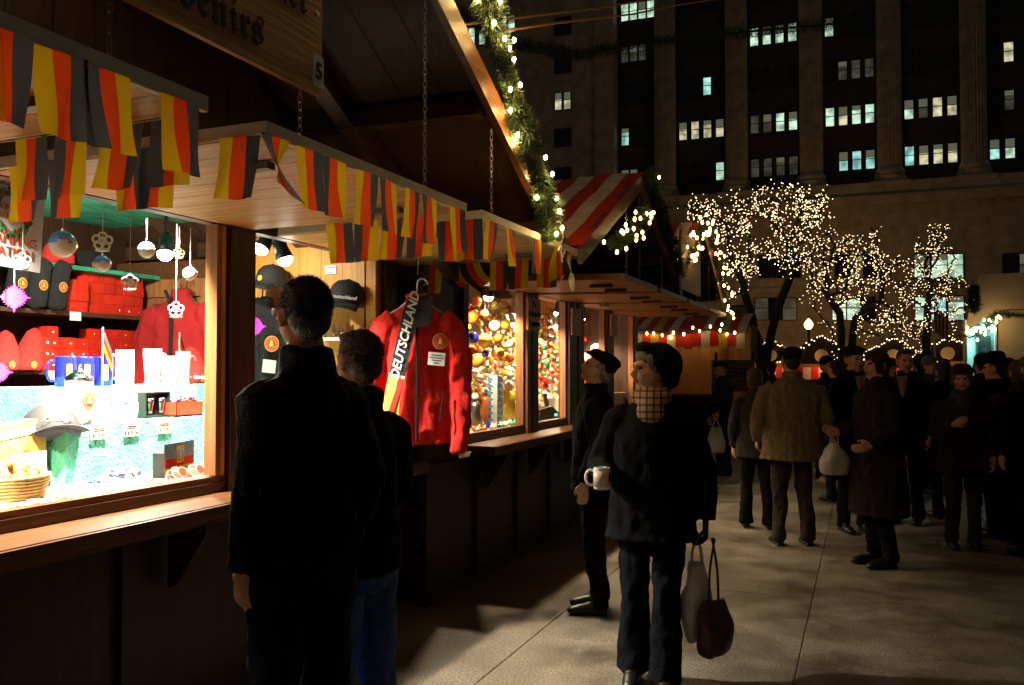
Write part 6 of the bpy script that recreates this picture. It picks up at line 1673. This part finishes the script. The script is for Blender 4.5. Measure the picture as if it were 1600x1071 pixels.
# the woman with the mug
pC = person('older woman in black coat, slouched black hat and tartan scarf holding a mug', 1018, 4.62, 1.70, -12, (cloth('coat_jet', (0.0018, 0.0018, 0.002)), cloth('jeans_black', (0.004, 0.005, 0.008)), skin_old, hair_gr, hatk, shk, tart, glk), hem=0.75, bulk=1.08, head=(-62, 2), hat='slouch', hair='fringe', scarf=True, voxel=0.0075, flare=0.03,
            arms=[((-0.27, 0.0, 1.13), (-0.21, -0.23, 1.08), (-0.15, -0.9, 0.12), (0.9, 0, 0.1), 1.15), ((0.26, 0.03, 1.12), (0.265, -0.03, 0.86), (0, -0.05, -1), (-1, 0, 0), 1.2)],
            feet=[(-0.10, -0.02, 0), (0.07, -0.16, 0)], hands=(7, 7), trouser_flare=0.03)
t, hp, Mw, Mh, k = pC
gl_ = MB()
for s in (-1, 1):
    gl_.torus((s * .031, -.100, .006), .021, .0014, (1, 0, 0), (0, 0, 1), 20, 5, sy=0.82)
    gl_.tube([(s * .052, -.098, .012), (s * .074, -.06, .014), (s * .080, .012, .012)], .0014, 5)
gl_.tube([(-.011, -.101, .010), (0, -.104, .013), (.011, -.101, .010)], .0013, 5)
gl_.xf(Mw @ Mh)
eyg = thing('spectacles', 'thin wire spectacles on the woman with the mug', 'glasses', Mw @ Mh @ V3((0, -.1, .006)))
gl_.build('frame', mat('spectacle_wire', (0.25, 0.2, 0.15), 0.3, 0.9), eyg, True)
ln = MB()
for s in (-1, 1): ln.tube([V3((s * .031, -.1004, .006)), V3((s * .031, -.0996, .006))], .0185, 16)
ln.xf(Mw @ Mh); ln.build('lens', mat('lens_glass', (1, 1, 1), 0.02, trans=1.0, ior=1.05), eyg)
hs_ = hair_gr
mpos = hp[0] + (CAMP - hp[0]).normalized() * 0.0 + V3((0.01, -0.03, -0.045))
mg = mug(mpos, cream_cer, 'printed white mug in the black-gloved hand of the woman', 0.105, 0.042, None, YAW - R(100), name='souvenir_mug')
MB().lathe([(0.0425, 0.015), (0.0425, 0.09)], n=22).local('print_band', mat('mug_print', (0.62, 0.35, 0.25), 0.4, col2=(0.8, 0.72, 0.62), vscale=45), mg, True)
def bag(label, top, h, w, d, m, name, cat, handle_m, hl=0.16, rz=0.0, seed=1, pinch=0.5, lab2=None, fold=0.02, grp=None):
    """soft carrier: gathered at the top, bulging below, two loop handles up to the hand"""
    top = V3(top); rr = random.Random(seed)
    t = thing(name, label, cat, top - V3((0, 0, hl + h)), rz, grp)
    rg = []
    n_ = 26
    for j in range(15):
        f = j / 14; z = f * h
        q = float(np.interp(f, [0, .06, .2, .45, .7, .88, 1], [.72, .86, .97, 1, .5 + .45 * pinch, .2 + .72 * pinch, pinch * .9]))
        rg.append([(w / 2 * q * math.copysign(abs(math.cos(a_)) ** .7, math.cos(a_)), d / 2 * (.7 + 1.2 * f if f < .25 else (1 if f < .6 else 1 - (f - .6) * 1.5)) * math.copysign(abs(math.sin(a_)) ** .8, math.sin(a_)), z) for a_ in [2 * math.pi * i / n_ for i in range(n_)]])
    rg = [[(x + fold * noise.noise((x * 20, y * 20 + seed, z * 7)), y + fold * noise.noise((x * 18 + 9, y * 18, z * 6)), z) for x, y, z in r] for r in rg]
    MB().rings(rg).local('bag_body', m, t, True)
    for s in (-1, 1):
        MB().tube(curve_pts([(s * w * .16, 0, h - .01), (s * w * .12, 0, h + hl * .5), (0, s * 0.006, h + hl), (-s * w * .02, 0, h + hl * .98)]), 0.009, 6, flat=0.4).local('handle', handle_m, t, True)
    return t
plas = mat('plastic_bag', (0.62, 0.60, 0.57), 0.35, var=0.15, vscale=9, bump=0.5, bscale=12)
maroon = mat('maroon_leather', (0.05, 0.008, 0.012), 0.35, var=0.3, vscale=30, bump=0.5, bscale=40)
bag('white plastic carrier bag carried by the woman with the mug', hp[1] + V3((-0.05, 0.03, -0.02)), 0.40, 0.19, 0.10, plas, 'carrier_bag', 'bag', plas, 0.12, YAW + R(20), 3, 0.4)
bag('dark maroon leather handbag hanging in front of the carrier bag', hp[1] + V3((0.04, -0.01, -0.02)), 0.27, 0.22, 0.11, maroon, 'handbag', 'bag', maroon, 0.30, YAW + R(35), 5, 0.7)
# the man in the flat cap looking up
pD = person('man in black flat cap and dark coat looking up at the ornaments', 930, 5.95, 1.70, -98, (cn, tk, skin_old, hair_gr, hatk, shk, scd, glk), hem=0.82, bulk=1.1, head=(-6, 26), hat='flatcap', hair='nape', voxel=0.009)
# people further down the alley
pE = person('man in dark cap with a printed white carrier bag by the beer stand', 1128, 13.4, 1.68, -72, (cgr, tdj, skin_m, hair_gr, hatk, shk, scd, glk), hem=0.86, head=(-8, -8), hat='flatcap', hair='nape',
            arms=[((-0.24, 0.02, 1.13), (-0.22, -0.08, 0.9), (0, -0.1, -1), (1, 0, 0), 0.8), ((0.24, -0.02, 1.13), (0.21, -0.2, 0.98), (0, -0.5, -1), (-1, 0, 0), 1.0)])
bag('printed white carrier bag held by the man in the dark cap', pE[1][1] + V3((0, 0, -0.02)), 0.38, 0.28, 0.10, mat('printed_bag', (0.6, 0.56, 0.48), 0.4, col2=(0.35, 0.42, 0.22), vscale=7), 'carrier_bag', 'bag', plas, 0.12, YAW, 8, 0.55)
pF = person('woman in dark quilted jacket walking away beside the tan coat', 1180, 9.0, 1.585, 172, (cgr, tk, skin_m, hair_br, hatk, shk, scd, glk), hem=0.78, bulk=1.05, head=(-20, 0), hair='bob', flare=0.01, trouser_flare=0.015, folds=0.010, feet=[(-0.13, 0.05, 0), (0.11, -0.04, 0)])
pG = person('broad man in tan coat and dark cap seen from behind', 1236, 8.15, 1.775, 180, (ctan, tkh, skin_m, hair_dk, hatk, shk, scd, glk), hem=0.76, bulk=1.3, head=(0, -6), hat='flatcap', hair='short', voxel=0.009, feet=[(-0.13, 0, 0), (0.13, 0, 0)],
            arms=[((-0.26, 0.02, 1.13), (-0.26, -0.1, 0.92), (0, -0.3, -1), (1, 0, 0), 0.8), ((0.26, 0.02, 1.13), (0.23, -0.14, 0.94), (0, -0.5, -1), (-1, 0, 0), 0.8)], flare=0.02)
pH = person('person in beanie and light shoes facing us behind the tan coat', 1291, 12.6, 1.74, 12, (ck, tdj, skin_m, hair_dk, hatk, shb, scd, glk), hem=0.88, hat='beanie', hair='short', feet=[(-0.1, 0, 0), (0.12, -0.15, 0)])
pI = person('woman in long dark coat gesturing with her hand, seen in profile', 1370, 7.3, 1.735, -78, (cpl, tk, skin_m, cloth('hair_auburn', (0.05, 0.02, 0.010)), hatk, shk, scd, glk), hem=0.42, bulk=1.12, head=(6, 0), hair='bob', flare=0.05, voxel=0.009,
            arms=[((-0.24, 0.0, 1.14), (-0.17, -0.24, 1.08), (0.0, -1, 0.25), (0.9, 0.0, 0.1), 0.25), ((0.24, -0.01, 1.13), (0.2, -0.2, 1.0), (0, -1, -0.2), (-1, 0, 0), 0.7)])
bag('knotted white plastic bag hanging from the gesturing woman\'s wrist', pI[1][0] + V3((0.03, 0.02, -0.01)), 0.26, 0.27, 0.16, plas, 'carrier_bag', 'bag', plas, 0.10, YAW + R(20), 9, 0.3)
pI2 = person('man in hat and dark suit with a red tie behind the gesturing woman', 1333, 8.8, 1.79, 6, (ck, tk, skin_m, hair_dk, hatk, shk, shirt, glk), hem=0.85, head=(10, 0), hat='beret', hair='short', scarf=False)
pJ = person('dark-haired man in suit and tie left of the fur hat', 1414, 9.3, 1.78, -35, (ck, tk, skin_m, hair_dk, hatk, shk, shirt, glk), hem=0.82, head=(30, 0), hair='short')
for pp, mcol, lab in ((pI2, (0.4, 0.03, 0.02), 'red necktie of the man in the hat'), (pJ, (0.25, 0.22, 0.2), 'pale necktie of the dark-haired man')):
    t = pp[0]; kk = pp[4]
    MB().prism([(-.055, 1.49), (.055, 1.49), (0.01, 1.27), (-0.01, 1.27)], (0, -.142, 0), (1, 0, 0), (0, 0, 1), (0, -.006, 0)).xf(Matrix.Scale(kk, 4)).local('shirt_front', shirt, t)
    MB().prism([(-.014, 1.475), (.014, 1.475), (.009, 1.45), (.022, 1.30), (0, 1.27), (-.022, 1.30), (-.009, 1.45)], (0, -.150, 0), (1, 0, 0), (0, 0, 1), (0, -.008, 0)).xf(Matrix.Scale(kk, 4)).local('necktie', mat('tie_' + str(mcol[0]), mcol, 0.6), t)
pK = person('woman in fur hat and thick scarf with a hand at her chest', 1502, 8.0, 1.60, -14, (cbr, tkh, skin_m, hair_br, hatf, shk, scg, glk), hem=0.74, bulk=1.12, head=(-12, 0), hat='fur', hair='bob', scarf=True, flare=0.02,
            arms=[((-0.25, -0.02, 1.12), (-0.12, -0.22, 1.20), (0.7, -0.3, 0.5), (0.3, 0.8, 0), 0.9), ((0.26, 0.0, 1.12), (0.25, -0.06, 0.90), (0, -0.1, -1), (-1, 0, 0), 0.5)])
pL = person('man in small brimmed hat seen from behind before the turquoise tent', 1556, 8.5, 1.70, 205, (ck, tk, skin_m, hair_dk, hatk, shk, scd, glk), hem=0.8, bulk=1.15, head=(20, 0), hat='fedora', hair='short')
person('dark figure at the right edge with back turned', 1592, 8.2, 1.66, 170, (cbr, tk, skin_m, hair_br, hatk, shk, scd, glk), hem=0.7, bulk=1.15, hair='bob', flare=0.02)
person('person in pale grey knit hat behind the dark-haired man', 1452, 11.5, 1.73, 20, (cgr, tk, skin_m, hair_dk, cloth('hat_grey', (0.12, 0.13, 0.12)), shk, scd, glk), hem=0.8, hat='beanie')
for px, zc, H, a_, cm_, hm_, lab in ((1318, 15.5, 1.72, 150, ck, hatk, 'distant man in black cap near the first hut'), (1352, 17, 1.66, 20, cbr, None, 'distant woman in brown coat near the second hut'), (1392, 16, 1.75, 190, cn, hatb, 'distant man in navy coat and brown cap'),
                                     (1437, 18, 1.68, -60, cpl, None, 'distant woman in plum coat seen sideways'), (1476, 17, 1.74, 170, ck, hatk, 'distant man in black hat before the third hut'), (1530, 13, 1.70, 160, cgr, None, 'bare-headed figure in grey between fur hat and tent'), (1205, 16, 1.68, 180, cbr, hatb, 'distant figure in brown cap left of the tan coat'),
                                     (1575, 11, 1.72, 200, ck, None, 'bare-headed dark figure before the tent wall'),
                                     (1305, 10.8, 1.68, 200, cn, None, 'woman in navy coat between the tan coat and the man with the red tie'), (1437, 12.5, 1.76, 165, cgr, hatb, 'tall man in grey coat and brown hat left of the fur hat'), (1472, 9.6, 1.66, 195, ck, None, 'woman in black coat just left of the fur hat, back turned'),
                                     (1388, 12.2, 1.70, 30, cbr, hatk, 'person in brown coat and black hat behind the gesturing woman'), (1535, 10.2, 1.74, 175, cn, hatk, 'man in navy coat and black hat behind the brimmed hat'), (1610, 7.6, 1.70, 185, ck, None, 'dark figure half cut off by the right frame edge')):
    person(lab, px, zc, H, a_, (cm_, tk, skin_m, hair_dk if px % 2 else hair_br, hm_ or hatk, shk, scd, glk), hem=0.82, hat='beanie' if hm_ else None, hair='short' if px % 2 else 'bob', voxel=0.014)
# cup held by the companion
cpz = thing('paper_cup', 'small printed paper cup held between the two people at the counter', 'cup', pB[1][0])
MB().lathe([(0.026, -0.05), (0.036, 0.045), (0.037, 0.05), (0.034, 0.05), (0.024, -0.045)], n=18).local('cup', mat('cup_print', (0.7, 0.65, 0.55), 0.5, col2=(0.5, 0.12, 0.06), vscale=30), cpz, True)
sgl = MB()
for s in (1,):
    sgl.tube([(s * .058, -.098, .02), (s * .085, -.05, .022), (s * .090, .02, .016)], [(.012, .003), (.012, .003), (.006, .003)], 8)
    sgl.ball((s * .035, -.100, .015), (.028, .008, .022), 10, 8)
sgl.xf(pA[2] @ pA[3]); sgl.build('frame', cream_cer, gm, True)
